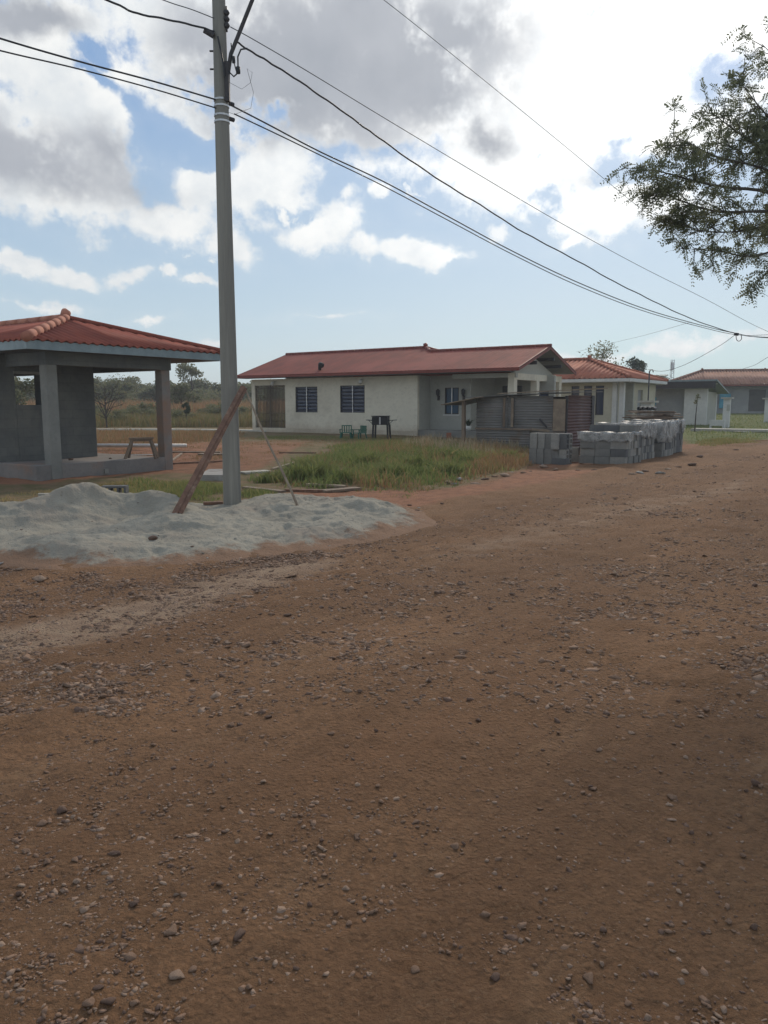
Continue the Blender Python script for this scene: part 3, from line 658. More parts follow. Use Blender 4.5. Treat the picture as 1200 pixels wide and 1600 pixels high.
# ------------------------------------------------------------------ unfinished concrete house with terracotta roof
def porch_house():
    o0 = Vector((-6.78, 14.85, 0)); gz = gh(-7.5, 17)
    # local frame of this house: x = BV direction (to the far column), y = -AV direction (receding to the other side)
    rz = math.atan2(BV[1], BV[0])
    h = empty('unfinished_house', (o0.x, o0.y, gz), rz, 'unfinished bare concrete house with open porch, square columns and terracotta tiled roof', 'house')
    sl = MB().box(.34, 3.57, .50, 9.6, -.25, .29); sl.build('slab', M['concrete_red'], h, bevel=.012)
    MB().box(1.9, 2.0, .46, .499, .02, .12).build('rubble_lump', M['concrete'], h)
    for (x, y) in ((.79, .60), (3.70, .64), (3.70, 9.4), (.79, 9.4)):
        MB().box(x-.122, x+.122, y-.122, y+.122, -.3, 2.46).build('column', M['concrete_red' if y < 1 and x > 1 else 'concrete'], h, bevel=.012)
    bm_ = MB().box(.66, 3.83, .47, .73, 2.30, 2.60); bm_.build('beam', M['plaster'], h, bevel=.01)
    MB().box(.68, .90, .731, 1.99, 2.302, 2.598).build('beam', M['plaster'], h)
    MB().box(3.59, 3.81, .731, 9.5, 2.302, 2.598).build('beam', M['plaster'], h)
    # inner porch wall with the small window hole, and the room behind with an open back
    MB().wall(.40, 2.81, 2.0, 2.30, .285, 2.598, [(.87, 1.49, 1.50, 2.16)]).build('wall', M['plaster'], h, bevel=.008)
    MB().wall(.40, .56, 2.301, 9.3, .285, 2.598, [(4.2, 5.4, 1.2, 2.2)], 'y').build('wall', M['plaster'], h)
    MB().wall(2.65, 2.81, 2.301, 3.4, .285, 2.598, [], 'y').build('wall', M['plaster'], h)
    MB().box(.84, 1.52, 1.975, 1.999, 2.162, 2.22).build('lintel', M['concrete'], h)
    MB().box(.25, 4.85, .3, 9.6, 2.60, 2.64).build('ceiling', M['soffit'], h)
    # roof: hipped end facing the pole
    L, D_, z0, sl_ = 5.1, 10.0, 2.76, .29; q = L/2
    apex = (q, q, z0+sl_*q); apex2 = (q, D_-q, z0+sl_*q)
    rf = MB(); roof_face(rf, (0, 0, z0), (L, 0, z0), (0, 1, 0), sl_, [(0, 0), (q, q), (L, 0)])
    roof_face(rf, (0, D_, z0), (0, 0, z0), (1, 0, 0), sl_, [(0, 0), (q, q), (D_-q, q), (D_, 0)])
    roof_face(rf, (L, 0, z0), (L, D_, z0), (-1, 0, 0), sl_, [(0, 0), (q, q), (D_-q, q), (D_, 0)])
    roof_face(rf, (L, D_, z0), (0, D_, z0), (0, -1, 0), sl_, [(0, 0), (q, q), (L, 0)])
    r = rf.build('roof', M['tile'], h, True)
    e_ = (0, 0, .045)
    for a, b in (((0, 0, z0), apex), (apex, apex2)):
        cap_line(Vector(a)+Vector(e_)*.4, Vector(b)+Vector(e_)*.4, .095, .5).build('ridge_cap', M['tile_cap'], r, True)
    cap_line(Vector((L, 0, z0))+Vector(e_)*.7, Vector(apex)+Vector(e_)*.7, .055).build('ridge_cap', M['tile'], r, True)
    k = MB(); k.tube([Vector(apex)+Vector((-.05, -.05, .02)), Vector(apex)+Vector((0, 0, .12)), Vector(apex)+Vector((.03, .1, .16)), Vector(apex)+Vector((.05, .25, .10))], [.08, .10, .09, .05], 12)
    k.build('finial', M['tile_cap'], r, True)
    f = .045
    MB().box(.02, L-.02, .03, .03+f, z0-.20, z0-.03).build('fascia', M['fascia'], h)
    MB().box(.03, .03+f, .03+f, D_, z0-.20, z0-.03).build('fascia', M['fascia'], h)
    MB().box(L-.03-f, L-.03, .03+f, D_, z0-.20, z0-.03).build('fascia', M['fascia'], h)
    MB().box(.08, L-.08, .08, D_-.08, z0-.20, z0-.17).build('soffit', M['soffit'], h)
    return h, rz
PH, PH_RZ = porch_house()
def ph(x, y, z):
    c, s = math.cos(PH_RZ), math.sin(PH_RZ); return Vector((PH.location.x+x*c-y*s, PH.location.y+x*s+y*c, PH.location.z+z))
# sawhorse on the slab
def sawhorse():
    p = gnd(222, 716, .29+PH.location.z)
    t = empty('sawhorse', (p.x, p.y, .29+PH.location.z), R(12), 'small weathered wooden sawhorse standing on the bare porch slab', 'sawhorse')
    MB().box(-.27, .27, -.075, .075, .43, .475).build('top', M['wood'], t, bevel=.006)
    MB().bar((-.24, 0, .405), (.24, 0, .405), .07, .04).build('rail', M['wood'], t)
    for sx in (-1, 1):
        for sy in (-1, 1):
            MB().bar((sx*.20, sy*.04, .42), (sx*.33+.02*sy, sy*.17, 0), .03, .065).build('leg', M['wood'], t)
    MB().bar((-.29, -.12, .2), (-.29, .12, .2), .02, .05).build('brace', M['wood'], t)
    MB().bar((.29, -.12, .2), (.29, .12, .2), .02, .05).build('brace', M['wood'], t)
sawhorse()
for px, py, s, lab in ((172, 717, .05, 'lump of mortar lying on the porch slab'), (112, 719, .08, 'dark flat debris lying on the porch slab beside the column')):
    p = gnd(px, py, .29+PH.location.z); V, Fc = rock_variant(int(px), 1, .5); o = np_mesh('debris', V*s, Fc, M['stone_dark']); o.location = (p.x, p.y, p.z+s*.2)
    tagset(o, lab, 'debris')

# ------------------------------------------------------------------ the off-white house with the red roof
def window(par, x0, x1, z0, z1, y, name='window', cols=2, slats=7, mat='slat', pane='glass', out=.0):
    """louvred window set in a wall opening whose face is at y (towards -y)"""
    f = MB(); w_ = .045
    f.box(x0, x1, y-.02, y+.05, z0, z0+w_).box(x0, x1, y-.02, y+.05, z1-w_, z1).box(x0, x0+w_, y-.02, y+.05, z0+w_, z1-w_).box(x1-w_, x1, y-.02, y+.05, z0+w_, z1-w_)
    fo = f.build(name, M['iron'], par)
    MB().box(x0+w_, x1-w_, y+.04, y+.055, z0+w_, z1-w_).build('pane', M[pane], fo)
    s = MB(); n = slats; hh = (z1-z0-2*w_)/max(n, 1)
    for i in range(n):
        zc = z0+w_+hh*(i+.5); s.bar((x0+w_, y+.02, zc), (x1-w_, y+.02, zc), .05, hh*.42, (0, -.9, 1))
    if n: s.build('louvre', M[mat], fo)
    for k in range(1, cols):
        xc = x0+(x1-x0)*k/cols; MB().box(xc-.02, xc+.02, y-.025, y-.004, z0, z1).build('mullion', M['band'], fo)
    return fo
WH0 = Vector((-7.4, 39.0, gh(-2, 36)-.02))
def white_house():
    h = empty('white_house', WH0, ANG, 'long off-white bungalow with dull red sheet roof, grilled opening and open gabled porch', 'house')
    gz = 0.0; ze = 2.72; wt = 2.62; sl_ = .33; FW = .7
    # front wall, main block
    MB().wall(2.62, 10.3, FW, FW+.15, -.4, wt, [(3.29, 4.67, 1.0, 2.22), (6.04, 7.46, 1.0, 2.24)]).build('wall', M['white_wall'], h)
    MB().box(2.66, 10.32, FW-.012, FW-.001, -.4, .22).build('plinth', M['white_wall_low'], h)
    window(h, 3.29, 4.67, 1.0, 2.22, FW+.04); window(h, 6.04, 7.46, 1.0, 2.24, FW+.04)
    MB().wall(10.15, 10.3, FW+.151, 1.75, -.4, wt, [], 'y').build('wall', M['porch_wall'], h)
    # recessed block with small window and lanterns
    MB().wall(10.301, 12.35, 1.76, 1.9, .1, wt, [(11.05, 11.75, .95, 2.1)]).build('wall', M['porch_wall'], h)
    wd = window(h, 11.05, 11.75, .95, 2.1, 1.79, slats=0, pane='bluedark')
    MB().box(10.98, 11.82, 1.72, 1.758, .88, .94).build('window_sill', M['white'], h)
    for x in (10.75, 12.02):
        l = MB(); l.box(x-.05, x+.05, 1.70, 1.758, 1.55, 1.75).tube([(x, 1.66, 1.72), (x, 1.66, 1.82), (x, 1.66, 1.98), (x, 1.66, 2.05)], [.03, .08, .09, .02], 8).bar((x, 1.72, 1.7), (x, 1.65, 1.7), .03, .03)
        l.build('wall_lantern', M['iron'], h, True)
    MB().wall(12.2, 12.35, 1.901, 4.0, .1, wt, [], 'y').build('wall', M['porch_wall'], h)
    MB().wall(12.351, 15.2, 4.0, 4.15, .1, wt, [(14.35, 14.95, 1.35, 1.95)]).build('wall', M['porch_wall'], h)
    window(h, 14.35, 14.95, 1.35, 1.95, 4.04, cols=1, slats=0)
    MB().box(12.75, 13.7, 3.96, 3.998, .3, 2.2).build('door', M['darkroom'], h)  # flat dark panel, shade of the porch doorway put into its colour
    # porch floor
    MB().box(10.31, 15.25, .75, 6.0, -.4, .27).build('porch_slab', M['concrete'], h)
    # left end: open carport corner with grilles
    for x, y in ((.45, FW+.09), (.45, 4.2), (.45, 6.7)): MB().box(x-.09, x+.13, y-.09, y+.13, -.4, wt).build('column', M['white_wall'], h)
    MB().wall(2.62, 2.77, FW+.151, 7.0, -.4, wt, [(3.0, 6.2, .2, 2.3)], 'y').build('wall', M['white_wall'], h)
    MB().box(.58, 2.619, FW, FW+.14, -.4, .22).build('wall', M['white_wall'], h)
    MB().box(.58, 2.619, FW, FW+.14, 2.32, wt).build('beam', M['white_wall'], h)
    MB().box(.36, .58, FW+.13, 7.0, 2.3, wt).build('beam', M['white_wall'], h)
    MB().box(.3, 2.6, FW+.2, 7.0, -.4, .05).build('slab', M['concrete'], h)
    g = MB()
    for i in range(22):
        x = .62+i*(1.96/21); g.box(x-.011, x+.011, FW+.05, FW+.072, .22, 2.32)
    for z in (.26, .95, 1.6, 2.15, 2.29): g.box(.6, 2.62, FW+.045, FW+.078, z-.014, z+.014)
    g.box(1.56, 1.62, FW+.03, FW+.09, .22, 2.32)
    g.build('grille', M['grille'], h)
    g = MB()
    for i in range(30):
        y = 1.0+i*.11; g.box(.44, .46, y-.01, y+.01, .1, 2.3)
    g.box(.43, .47, .9, 4.2, .5, .53).box(.43, .47, .9, 4.2, 2.2, 2.23).build('grille', M['grille'], h)
    # back and end walls
    MB().wall(2.771, 12.2, 6.9, 7.05, -.4, wt, []).build('wall', M['white_wall'], h)
    MB().wall(12.201, 12.34, 4.151, 6.0, .1, wt, [], 'y').build('wall', M['white_wall'], h)
    # pillars, beams and open gable of the porch
    for x, y in ((14.72, .85), (14.72, 3.05), (14.72, 5.5)):
        c = MB().box(x-.14, x+.14, y-.14, y+.14, .2, 2.62); c.build('pillar', M['white_wall'], h)
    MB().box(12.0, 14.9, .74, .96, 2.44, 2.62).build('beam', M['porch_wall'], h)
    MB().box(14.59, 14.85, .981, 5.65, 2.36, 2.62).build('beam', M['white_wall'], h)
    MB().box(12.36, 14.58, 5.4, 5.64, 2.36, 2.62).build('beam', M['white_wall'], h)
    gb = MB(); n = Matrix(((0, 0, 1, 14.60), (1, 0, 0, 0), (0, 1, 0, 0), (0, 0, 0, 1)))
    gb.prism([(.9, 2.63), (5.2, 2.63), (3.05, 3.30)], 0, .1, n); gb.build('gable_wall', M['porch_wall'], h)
    for y0_, z0_ in ((1.7, 2.98), (3.5, 3.2), (4.35, 2.93)): MB().box(14.4, 15.35, y0_, y0_+.09, z0_, z0_+.14).build('purlin', M['iron'], h)
    # roof
    rf = MB(); P = dict(period=.19, amp=.006, step=.19/4, thick=.04)
    X1 = 12.55; W1 = 7.5; q = W1/2; zr = ze+.08
    roof_face(rf, (-.0, 0, zr), (X1, 0, zr), (0, 1, 0), sl_, [(0, q), (X1-q, q), (X1, 0)], **P)
    roof_face(rf, (X1, W1, zr), (0, W1, zr), (0, -1, 0), sl_, [(0, 0), (q, q), (X1, q)], **P)
    roof_face(rf, (X1, 0, zr), (X1, W1, zr), (-1, 0, 0), sl_, [(0, 0), (q, q), (W1, 0)], **P)
    r = rf.build('roof', M['redroof'], h)
    rw = MB(); X2 = 15.4; W2 = 6.0; q2 = 3.0
    roof_face(rw, (X1-q2, 0, zr), (X2, 0, zr), (0, 1, 0), sl_, [(0, q2), (X2-X1+q2, q2)], [(0, q2), (q2, 0), (X2-X1+q2, 0)], **P)
    roof_face(rw, (X2, W2, zr), (X1-q2, W2, zr), (0, -1, 0), sl_, [(0, q2), (X2-X1+q2, q2)], [(0, 0), (X2-X1, 0), (X2-X1+q2, q2)], **P)
    rw.build('porch_roof', M['redroof'], h)
    up = Vector((0, 0, .02))
    us_ = MB()
    for ya, yb in ((.05, q2), (W2-.05, q2)):
        A_ = [(12.6, ya, zr+sl_*.05-.075), (X2-.03, ya, zr+sl_*.05-.075), (X2-.03, yb, zr+sl_*q2-.075), (12.6, yb, zr+sl_*q2-.075)]
        us_.add(A_+[(x, y, z-.015) for x, y, z in A_], [(0, 1, 2, 3), (7, 6, 5, 4), (0, 4, 5, 1), (1, 5, 6, 2), (2, 6, 7, 3), (3, 7, 4, 0)])
    us_.build('porch_ceiling', M['grey_wall'], h)
    A = Vector((0, q, zr+sl_*q)); B = Vector((X1-q, q, zr+sl_*q)); C = Vector((X1-q2, q2, zr+sl_*q2)); D = Vector((X2, q2, zr+sl_*q2))
    for a, b in ((A, B), (B, C), (B, (X1-.75, W1-.75, zr+sl_*.75)), (C, D)): cap_line(Vector(a)+up, Vector(b)+up, .07, .6).build('ridge_cap', M['redtrim'], r, True)
    MB().tube([B+up, B+Vector((0, 0, .16)), B+Vector((.05, 0, .2))], [.10, .12, .04], 8).build('finial', M['redtrim'], r, True)
    # fascias, rakes and soffits
    MB().box(.0, X2, -.03, .015, zr-.13, zr-.03).build('fascia', M['redtrim'], h)
    for x in (0.02, X2-.02):
        hw = q if x < 1 else q2; zt = zr+sl_*hw; nm = 'rake_board'
        MB().bar((x, 0, zr-.06), (x, hw, zt-.06), .04, .14).build(nm, M['redtrim'], h)
        MB().bar((x, 2*hw, zr-.06), (x, hw, zt-.06), .04, .14).build(nm, M['redtrim'], h)
    MB().box(.05, X2-.6, .03, .69, zr-.14, zr-.11).build('soffit', M['soffit'], h)
    n2 = Matrix(((0, 0, 1, 2.60), (1, 0, 0, 0), (0, 1, 0, 0), (0, 0, 0, 1)))
    MB().prism([(.7, 2.63), (6.9, 2.63), (3.75, 3.62)], 0, .1, n2).build('gable_wall', M['white_wall'], h)
    # little white flood lamps under the eave, vent pipe cowl on the roof
    for x in (1.95, 7.35):
        MB().tube([(x, FW-.02, 2.5), (x, FW-.12, 2.46), (x+.02, FW-.24, 2.34)], [.04, .07, .09], 10).build('flood_lamp', M['white'], h, True)
    MB().tube([(5.0, .5, zr+.18), (5.0, .5, zr+.32), (5.1, .47, zr+.40), (5.22, .45, zr+.40)], [.07, .08, .15, .10], 10).build('vent_cowl', M['dark'], h, True)
    c, s = math.cos(ANG), math.sin(ANG)
    def W_(x, y, z): return Vector((WH0.x+x*c-y*s, WH0.y+x*s+y*c, WH0.z+z))
    return W_
WH = white_house()
def potted_plant():
    p = WH(12.55, 1.2, .27); t = empty('potted_plant', p, 0, 'leafy potted plant standing at the edge of the porch of the off-white house', 'plant')
    MB().tube([(0, 0, 0), (0, 0, .2)], [.10, .14], 12).build('pot', M['white'], t, True)
    V, Fc, T = blades(60, np.zeros((60, 2)), .45, .06, 1.0, lean=.9); V[:, 2] += .15
    np_mesh('foliage', V, Fc, M['leaf_dark'], t, False, {'tint': T})
def blades(n, xy, h, w, hv=.5, lean=.35, z=None, curve=1.0, green=None):
    """bent grass blades: 5 vertices, 3 triangles each; returns vertices, triangles and tint colours"""
    n = len(xy); H = h*(1-hv*RNG.random(n)) if np.isscalar(h) else h*(1-hv*RNG.random(n)); a = RNG.uniform(0, 2*np.pi, n); ln = lean*H*RNG.uniform(.1, 1.2, n)
    d = np.stack([np.cos(a), np.sin(a)], 1); b = RNG.uniform(0, np.pi, n); s = np.stack([np.cos(b), np.sin(b)], 1)*(w*RNG.uniform(.6, 1.3, n))[:, None]/2
    V = np.zeros((n, 5, 3)); zz = np.zeros(n) if z is None else z
    for k, (f, l, ww) in enumerate(((0, 0, 1), (0, 0, -1), (.55, .35, .8), (.55, .35, -.8), (1, 1, 0))):
        V[:, k, :2] = xy+d*(ln*l)[:, None]+s*ww; V[:, k, 2] = zz+H*f*(1 if k < 4 else 1-.12*curve)
    base = np.arange(n)[:, None]*5
    Fc = np.concatenate([base+np.array([[0, 1, 3]]), base+np.array([[0, 3, 2]]), base+np.array([[2, 3, 4]])], 0)
    t = RNG.random((n, 2)); T = np.ones((n, 5, 4)); T[..., 0] = t[:, :1]; T[..., 1] = (green if green is not None else (t[:, 1]**4))[:, None]; T[..., 2] = 0
    return V.reshape(-1, 3), Fc, T.reshape(-1, 4)
potted_plant()

# ------------------------------------------------------------------ cream bungalow behind the shed
def hip_roof(h, L, W_, z0, s, mat, cap, ov=0, period=.2, amp=.022, back=True):
    q = W_/2; rf = MB(); P = dict(period=period, amp=amp, step=period/5)
    roof_face(rf, (0, 0, z0), (L, 0, z0), (0, 1, 0), s, [(0, 0), (q, q), (L-q, q), (L, 0)], **P)
    roof_face(rf, (L, W_, z0), (0, W_, z0), (0, -1, 0), s, [(0, 0), (q, q), (L-q, q), (L, 0)], **P)
    roof_face(rf, (L, 0, z0), (L, W_, z0), (-1, 0, 0), s, [(0, 0), (q, q), (W_, 0)], **P)
    roof_face(rf, (0, W_, z0), (0, 0, z0), (1, 0, 0), s, [(0, 0), (q, q), (W_, 0)], **P)
    r = rf.build('roof', mat, h, True)
    u = Vector((0, 0, .04)); A = Vector((q, q, z0+s*q)); B = Vector((L-q, q, z0+s*q))
    for a, b in ((A, B), (B, (L, 0, z0)), (B, (L, W_, z0)), (A, (0, 0, z0)), (A, (0, W_, z0))): cap_line(Vector(a)+u, Vector(b)+u, .08).build('ridge_cap', cap, r, True)
    for p in (A, B): MB().tube([p+u, p+Vector((0, 0, .18)), p+Vector((0, 0, .24))], [.1, .12, .04], 8).build('finial', cap, r, True)
    return r
def cream_house():
    C3 = Vector((12.5, 39.5)); L = 12.0; W_ = 6.9
    o = C3-Vector(AV)*L; gz = gh(12, 42)
    h = empty('cream_house', (o.x, o.y, gz), ANG, 'cream bungalow with ribbed terracotta roof, white fascia and slim porch columns behind the zinc shed', 'house')
    z0 = 2.9-gz+.03
    hip_roof(h, L, W_, z0, .34, M['tile_far'], M['tile_far'], period=.28, amp=.035)
    MB().box(0, L, .0, .04, z0-.2, z0-.04).build('fascia', M['white'], h)
    MB().box(L-.04, L, .041, W_, z0-.2, z0-.04).build('fascia', M['white'], h)
    MB().box(.05, L-.05, .05, W_-.05, z0-.23, z0-.201).build('soffit', M['porch_wall'], h)
    ws = [(6.2, 6.85, 1.6, 2.3), (8.6, 9.05, 1.6, 2.3), (9.3, 9.75, .75, 2.3), (9.95, 10.4, .75, 2.3)]
    MB().wall(.7, 10.9, .75, .9, -.4, z0-.23, ws).build('wall', M['cream'], h)
    for a in ws: window(h, a[0], a[1], a[2], a[3], .79, cols=1, slats=0)
    MB().wall(10.75, 10.9, .901, 2.2, -.4, z0-.23, [], 'y').build('wall', M['cream'], h)
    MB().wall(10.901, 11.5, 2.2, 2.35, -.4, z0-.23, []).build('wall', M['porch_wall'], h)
    MB().wall(11.35, 11.5, 2.351, 6.2, -.4, z0-.23, [(3.0, 3.9, -.2, 2.1)], 'y').build('wall', M['cream'], h)
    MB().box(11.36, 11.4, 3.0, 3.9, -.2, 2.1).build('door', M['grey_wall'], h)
    for x, y in ((10.98, .82), (11.35, .82), (11.35, 5.0)): MB().box(x-.12, x+.12, y-.12, y+.12, -.4, z0-.231).build('column', M['white'], h)
    MB().box(10.4, L, .3, W_, -.4, .05).build('slab', M['concrete'], h)
    MB().wall(.7, 11.5, 6.21, 6.35, -.4, z0-.23, []).build('wall', M['cream'], h)
cream_house()

def flat_house():
    near = Vector(at(1121, 593, 46.6)[:2]); L, W_ = 7.2, 3.6; o = near-Vector(AV)*L; gz = gh(18, 48)
    h = empty('lean_to_house', (o.x, o.y, gz), ANG, 'low grey house with single slope roof, bright turquoise strip window and pale end wall', 'house')
    zf = 3.07-gz; zb = 2.35-gz
    # mono pitch roof slab
    r = MB(); A = [(-.1, 0, zf), (L, 0, zf), (L, W_, zb), (-.1, W_, zb)]
    r.add([(x, y, z) for x, y, z in A]+[(x, y, z-.10) for x, y, z in A], [(0, 1, 2, 3), (7, 6, 5, 4), (0, 4, 5, 1), (1, 5, 6, 2), (2, 6, 7, 3), (3, 7, 4, 0)])
    r.build('roof', M['fascia'], h)
    MB().box(0, L-.1, .03, .08, zf-.52, zf-.101).build('fascia', M['iron'], h)  # dark board stands in for the soffit shadow under the roof edge
    ht = zf-.53
    MB().wall(0, 5.2, 1.0, 1.15, -.4, ht, [(1.7, 3.4, 1.22, 1.72)]).build('wall', M['grey_wall'], h)
    MB().box(1.7, 3.4, 1.06, 1.12, 1.22, 1.72).build('window', M['blue'], h)
    MB().box(1.62, 1.70, .97, 1.06, 1.18, 1.76).build('window_frame', M['white'], h)
    MB().box(5.2, 6.55, .62, .80, -.4, ht).build('wall', M['white'], h)
    MB().box(6.4, 6.55, .801, 3.2, -.4, zb-.0).build('wall', M['porch_wall'], h)
    MB().box(6.35, 6.56, .6, .619, -.4, ht).build('corner_trim', M['white'], h)
    MB().box(6.36, 6.58, 3.0, 3.25, -.4, zb-.12).build('column', M['white'], h)
    MB().box(6.3, 7.1, .6, .65, zf-.30, zf-.12).build('beam', M['white'], h)
    MB().box(0, 5.3, .7, 3.2, -.4, .08).build('slab', M['path'], h)
flat_house()

def far_house(name, x_px, Y, L, W_, ze, s, lab, mat, wallm, blue=True):
    p = at(x_px, 601, Y); gz = gh(p.x, p.y); o = Vector((p.x, p.y))
    h = empty(name, (o.x, o.y, gz), ANG+R(22), lab, 'house'); z0 = ze
    hip_roof(h, L, W_, z0, s, mat, mat, period=.27, amp=.028)
    MB().box(0, L, -.01, .04, z0-.16, z0-.05).build('fascia', M['redtrim'], h)
    ws = [(2.2, 3.6, .0, 2.2), (8.1, 9.6, .2, 2.3)] if L > 9 else [(2, 3, .9, 2)]
    MB().wall(.8, L-.8, 1.2, 1.35, -.6, z0-.05, ws).build('wall', wallm, h)
    for a in ws: MB().box(a[0], a[1], 1.3, 1.34, a[2], a[3]).build('window', M['darkroom'], h)  # flat dark panels, room shade behind the openings put into their colour
    if blue:
        MB().box(5.4, 6.4, .9, 1.0, .5, 1.9).build('panel', M['blue'], h)
        for x in (9.9, 12.8): MB().box(x, x+.3, .5, .8, -.5, z0-.05).build('column', M['white'], h)
    MB().box(.8, L-.8, W_-1.3, W_-1.15, -.6, z0-.05).build('wall', wallm, h)
    MB().box(.8, .95, 1.36, W_-1.31, -.6, z0-.05).build('wall', wallm, h)
    MB().box(L-.95, L-.8, 1.36, W_-1.31, -.6, z0-.05).build('wall', wallm, h)
    MB().box(.1, L-.1, .1, W_-.1, z0-.2, z0-.17).build('soffit', M['soffit'], h)
far_house('tiled_house', 1036, 76, 16, 8.4, 2.78, .36, 'brownish tiled hip roof house beyond the lawn with a turquoise panel on its dark front', M['tile_far2'], M['grey_wall'])
far_house('tiled_house', 1150, 92, 12, 8, 3.4, .40, 'farthest tiled roof peeping over the brownish tiled house', M['tile_far2'], M['grey_wall'], False)

# sheet metal roof far behind the cream house
def back_roof():
    p = at(968, 590, 62); gz = gh(p.x, p.y)
    h = empty('back_shed', (p.x, p.y, gz), ANG, 'pale sheet metal shed roof rising just behind the cream bungalow', 'shed')
    MB().box(0, 5, 0, 4, -.4, 2.4).build('wall', M['grey_wall'], h)
    r = MB(); A = [(-.8, -.6, 2.75), (2.6, -.6, 2.75), (2.6, 4.4, 3.5), (-.8, 4.4, 3.5)]
    r.add(A+[(x, y, z-.08) for x, y, z in A], [(0, 1, 2, 3), (7, 6, 5, 4), (0, 4, 5, 1), (1, 5, 6, 2), (2, 6, 7, 3), (3, 7, 4, 0)]); r.build('roof', M['porch_wall'], h)
    MB().box(0, 2.4, .4, 4, 2.401, 2.7).build('wall', M['grey_wall'], h)
back_roof()

# ------------------------------------------------------------------ corrugated shed
def corr_sheet(mb, x0, x1, z0, z1, y, period=.085, amp=.012, horizontal=True, axis='x', sag=0):
    """horizontal corrugations on a vertical sheet in the plane y (axis x) or x (axis y)"""
    n = int((z1-z0)/period*6) if horizontal else int((x1-x0)/period*6); V = []; Fc = []
    for i in range(n+1):
        if horizontal:
            z = z0+(z1-z0)*i/n; o = amp*math.sin(2*math.pi*(z-z0)/period); P = [(x0, y+o, z), (x1, y+o, z+sag), (x1, y+o+.004, z+sag), (x0, y+o+.004, z)]
        else:
            x = x0+(x1-x0)*i/n; o = amp*math.sin(2*math.pi*(x-x0)/period); P = [(x, y+o, z0), (x, y+o, z1), (x, y+o+.004, z1), (x, y+o+.004, z0)]
        if axis == 'y': P = [(b, a, c) for a, b, c in P]
        V += P
        if i: k = 4*(i-1); Fc += [(k, k+1, k+5, k+4), (k+3, k+7, k+6, k+2), (k, k+4, k+7, k+3), (k+1, k+2, k+6, k+5)]
    mb.add(V, Fc)
def shed():
    o = at(744, 697, 26.6); gz = gh(o.x, o.y)
    h = empty('zinc_shed', (o.x, o.y, gz), ANG, 'low rusty storage shed patched together from corrugated zinc sheets beside the block stacks', 'shed')
    L, D_ = 3.25, 2.35; H = 1.72
    a = MB(); corr_sheet(a, 0, 1.28, .62, H-.03, -.012); corr_sheet(a, 1.2, 2.78, .66, H-.0, -.04); a.build('zinc_panel', M['zinc'], h, True)
    a = MB(); corr_sheet(a, 0, 2.0, .0, .60, -.03); a.build('zinc_panel', M['zinc'], h, True)
    a = MB(); corr_sheet(a, 1.95, 3.2, .0, .66, -.01); a.build('zinc_panel', M['zinc'], h, True)
    MB().box(2.79, 3.2, -.045, -.01, .6, H-.1).build('board', M['stick'], h)
    MB().bar((-.02, -.05, .63), (2.1, -.065, .63), .03, .06).build('batten', M['wood'], h)
    MB().bar((2.1, -.07, .64), (2.7, -.07, .60), .03, .07).build('batten', M['stick'], h)
    MB().bar((2.35, -.09, .98), (2.62, -.09, .70), .03, .05).build('batten', M['iron'], h)
    for x in (1.02, 1.32): MB().box(x, x+.09, -.075, -.056, .7, H-.06).build('batten', M['stick' if x > 1.1 else 'wood'], h)
    for x, y in ((.04, .05), (3.21, .0), (3.21, D_), (.04, D_)): MB().box(x-.04, x+.04, y, y+.08, -.2, H).build('post', M['iron'], h)
    a = MB(); corr_sheet(a, .04, D_-.2, .0, H+.02, L+.0, axis='y', period=.10, amp=.018); a.build('zinc_panel', M['zincred'], h, True)
    MB().box(L-.02, L+.035, D_-.2, D_+.05, .1, H+.03).build('door_post', M['iron'], h)
    a = MB(); corr_sheet(a, .1, D_, .0, H, .0, axis='y'); a.build('zinc_panel', M['zinc'], h, True)
    MB().box(.1, 3.15, D_, D_+.03, 0, H).build('back_panel', M['wood'], h)
    # roof: uneven sheets, and the lean-to flap held up by a pole
    r = MB()
    def sheet(x0, x1, y0, y1, za, zb, t=.02):
        A = [(x0, y0, za), (x1, y0, zb), (x1, y1, zb+.05), (x0, y1, za+.05)]; r.add(A+[(x, y, z+t) for x, y, z in A], [(3, 2, 1, 0), (4, 5, 6, 7), (0, 1, 5, 4), (1, 2, 6, 5), (2, 3, 7, 6), (3, 0, 4, 7)])
    sheet(-.35, 1.2, -.22, D_+.1, H-.04, H+.02); sheet(1.1, 2.4, -.26, D_+.1, H+.045, H+.06); sheet(2.3, 3.5, -.2, D_+.2, H+.085, H+.10)
    r.build('roof', M['zinc'], h)
    MB().bar((.9, -.25, H+.085), (4.5, .1, H+.22), .03, .035).build('batten', M['stick'], h)
    MB().bar((-1.2, -.25, H-.28), (.35, -.3, H-.02), .28, .03).build('lean_to_sheet', M['stick'], h)
    a = MB(); A = [(-1.15, -.2, H-.30), (.0, -.2, H-.05), (.0, 1.3, H-.05), (-1.15, 1.3, H-.30)]
    a.add(A+[(x, y, z+.015) for x, y, z in A], [(3, 2, 1, 0), (4, 5, 6, 7), (0, 1, 5, 4), (1, 2, 6, 5), (2, 3, 7, 6), (3, 0, 4, 7)]); a.build('lean_to_sheet', M['zinc'], h)
    MB().bar((-.38, -.2, -.2), (-.40, -.2, H-.16), .11, .11).build('pole', M['wood'], h)
shed()

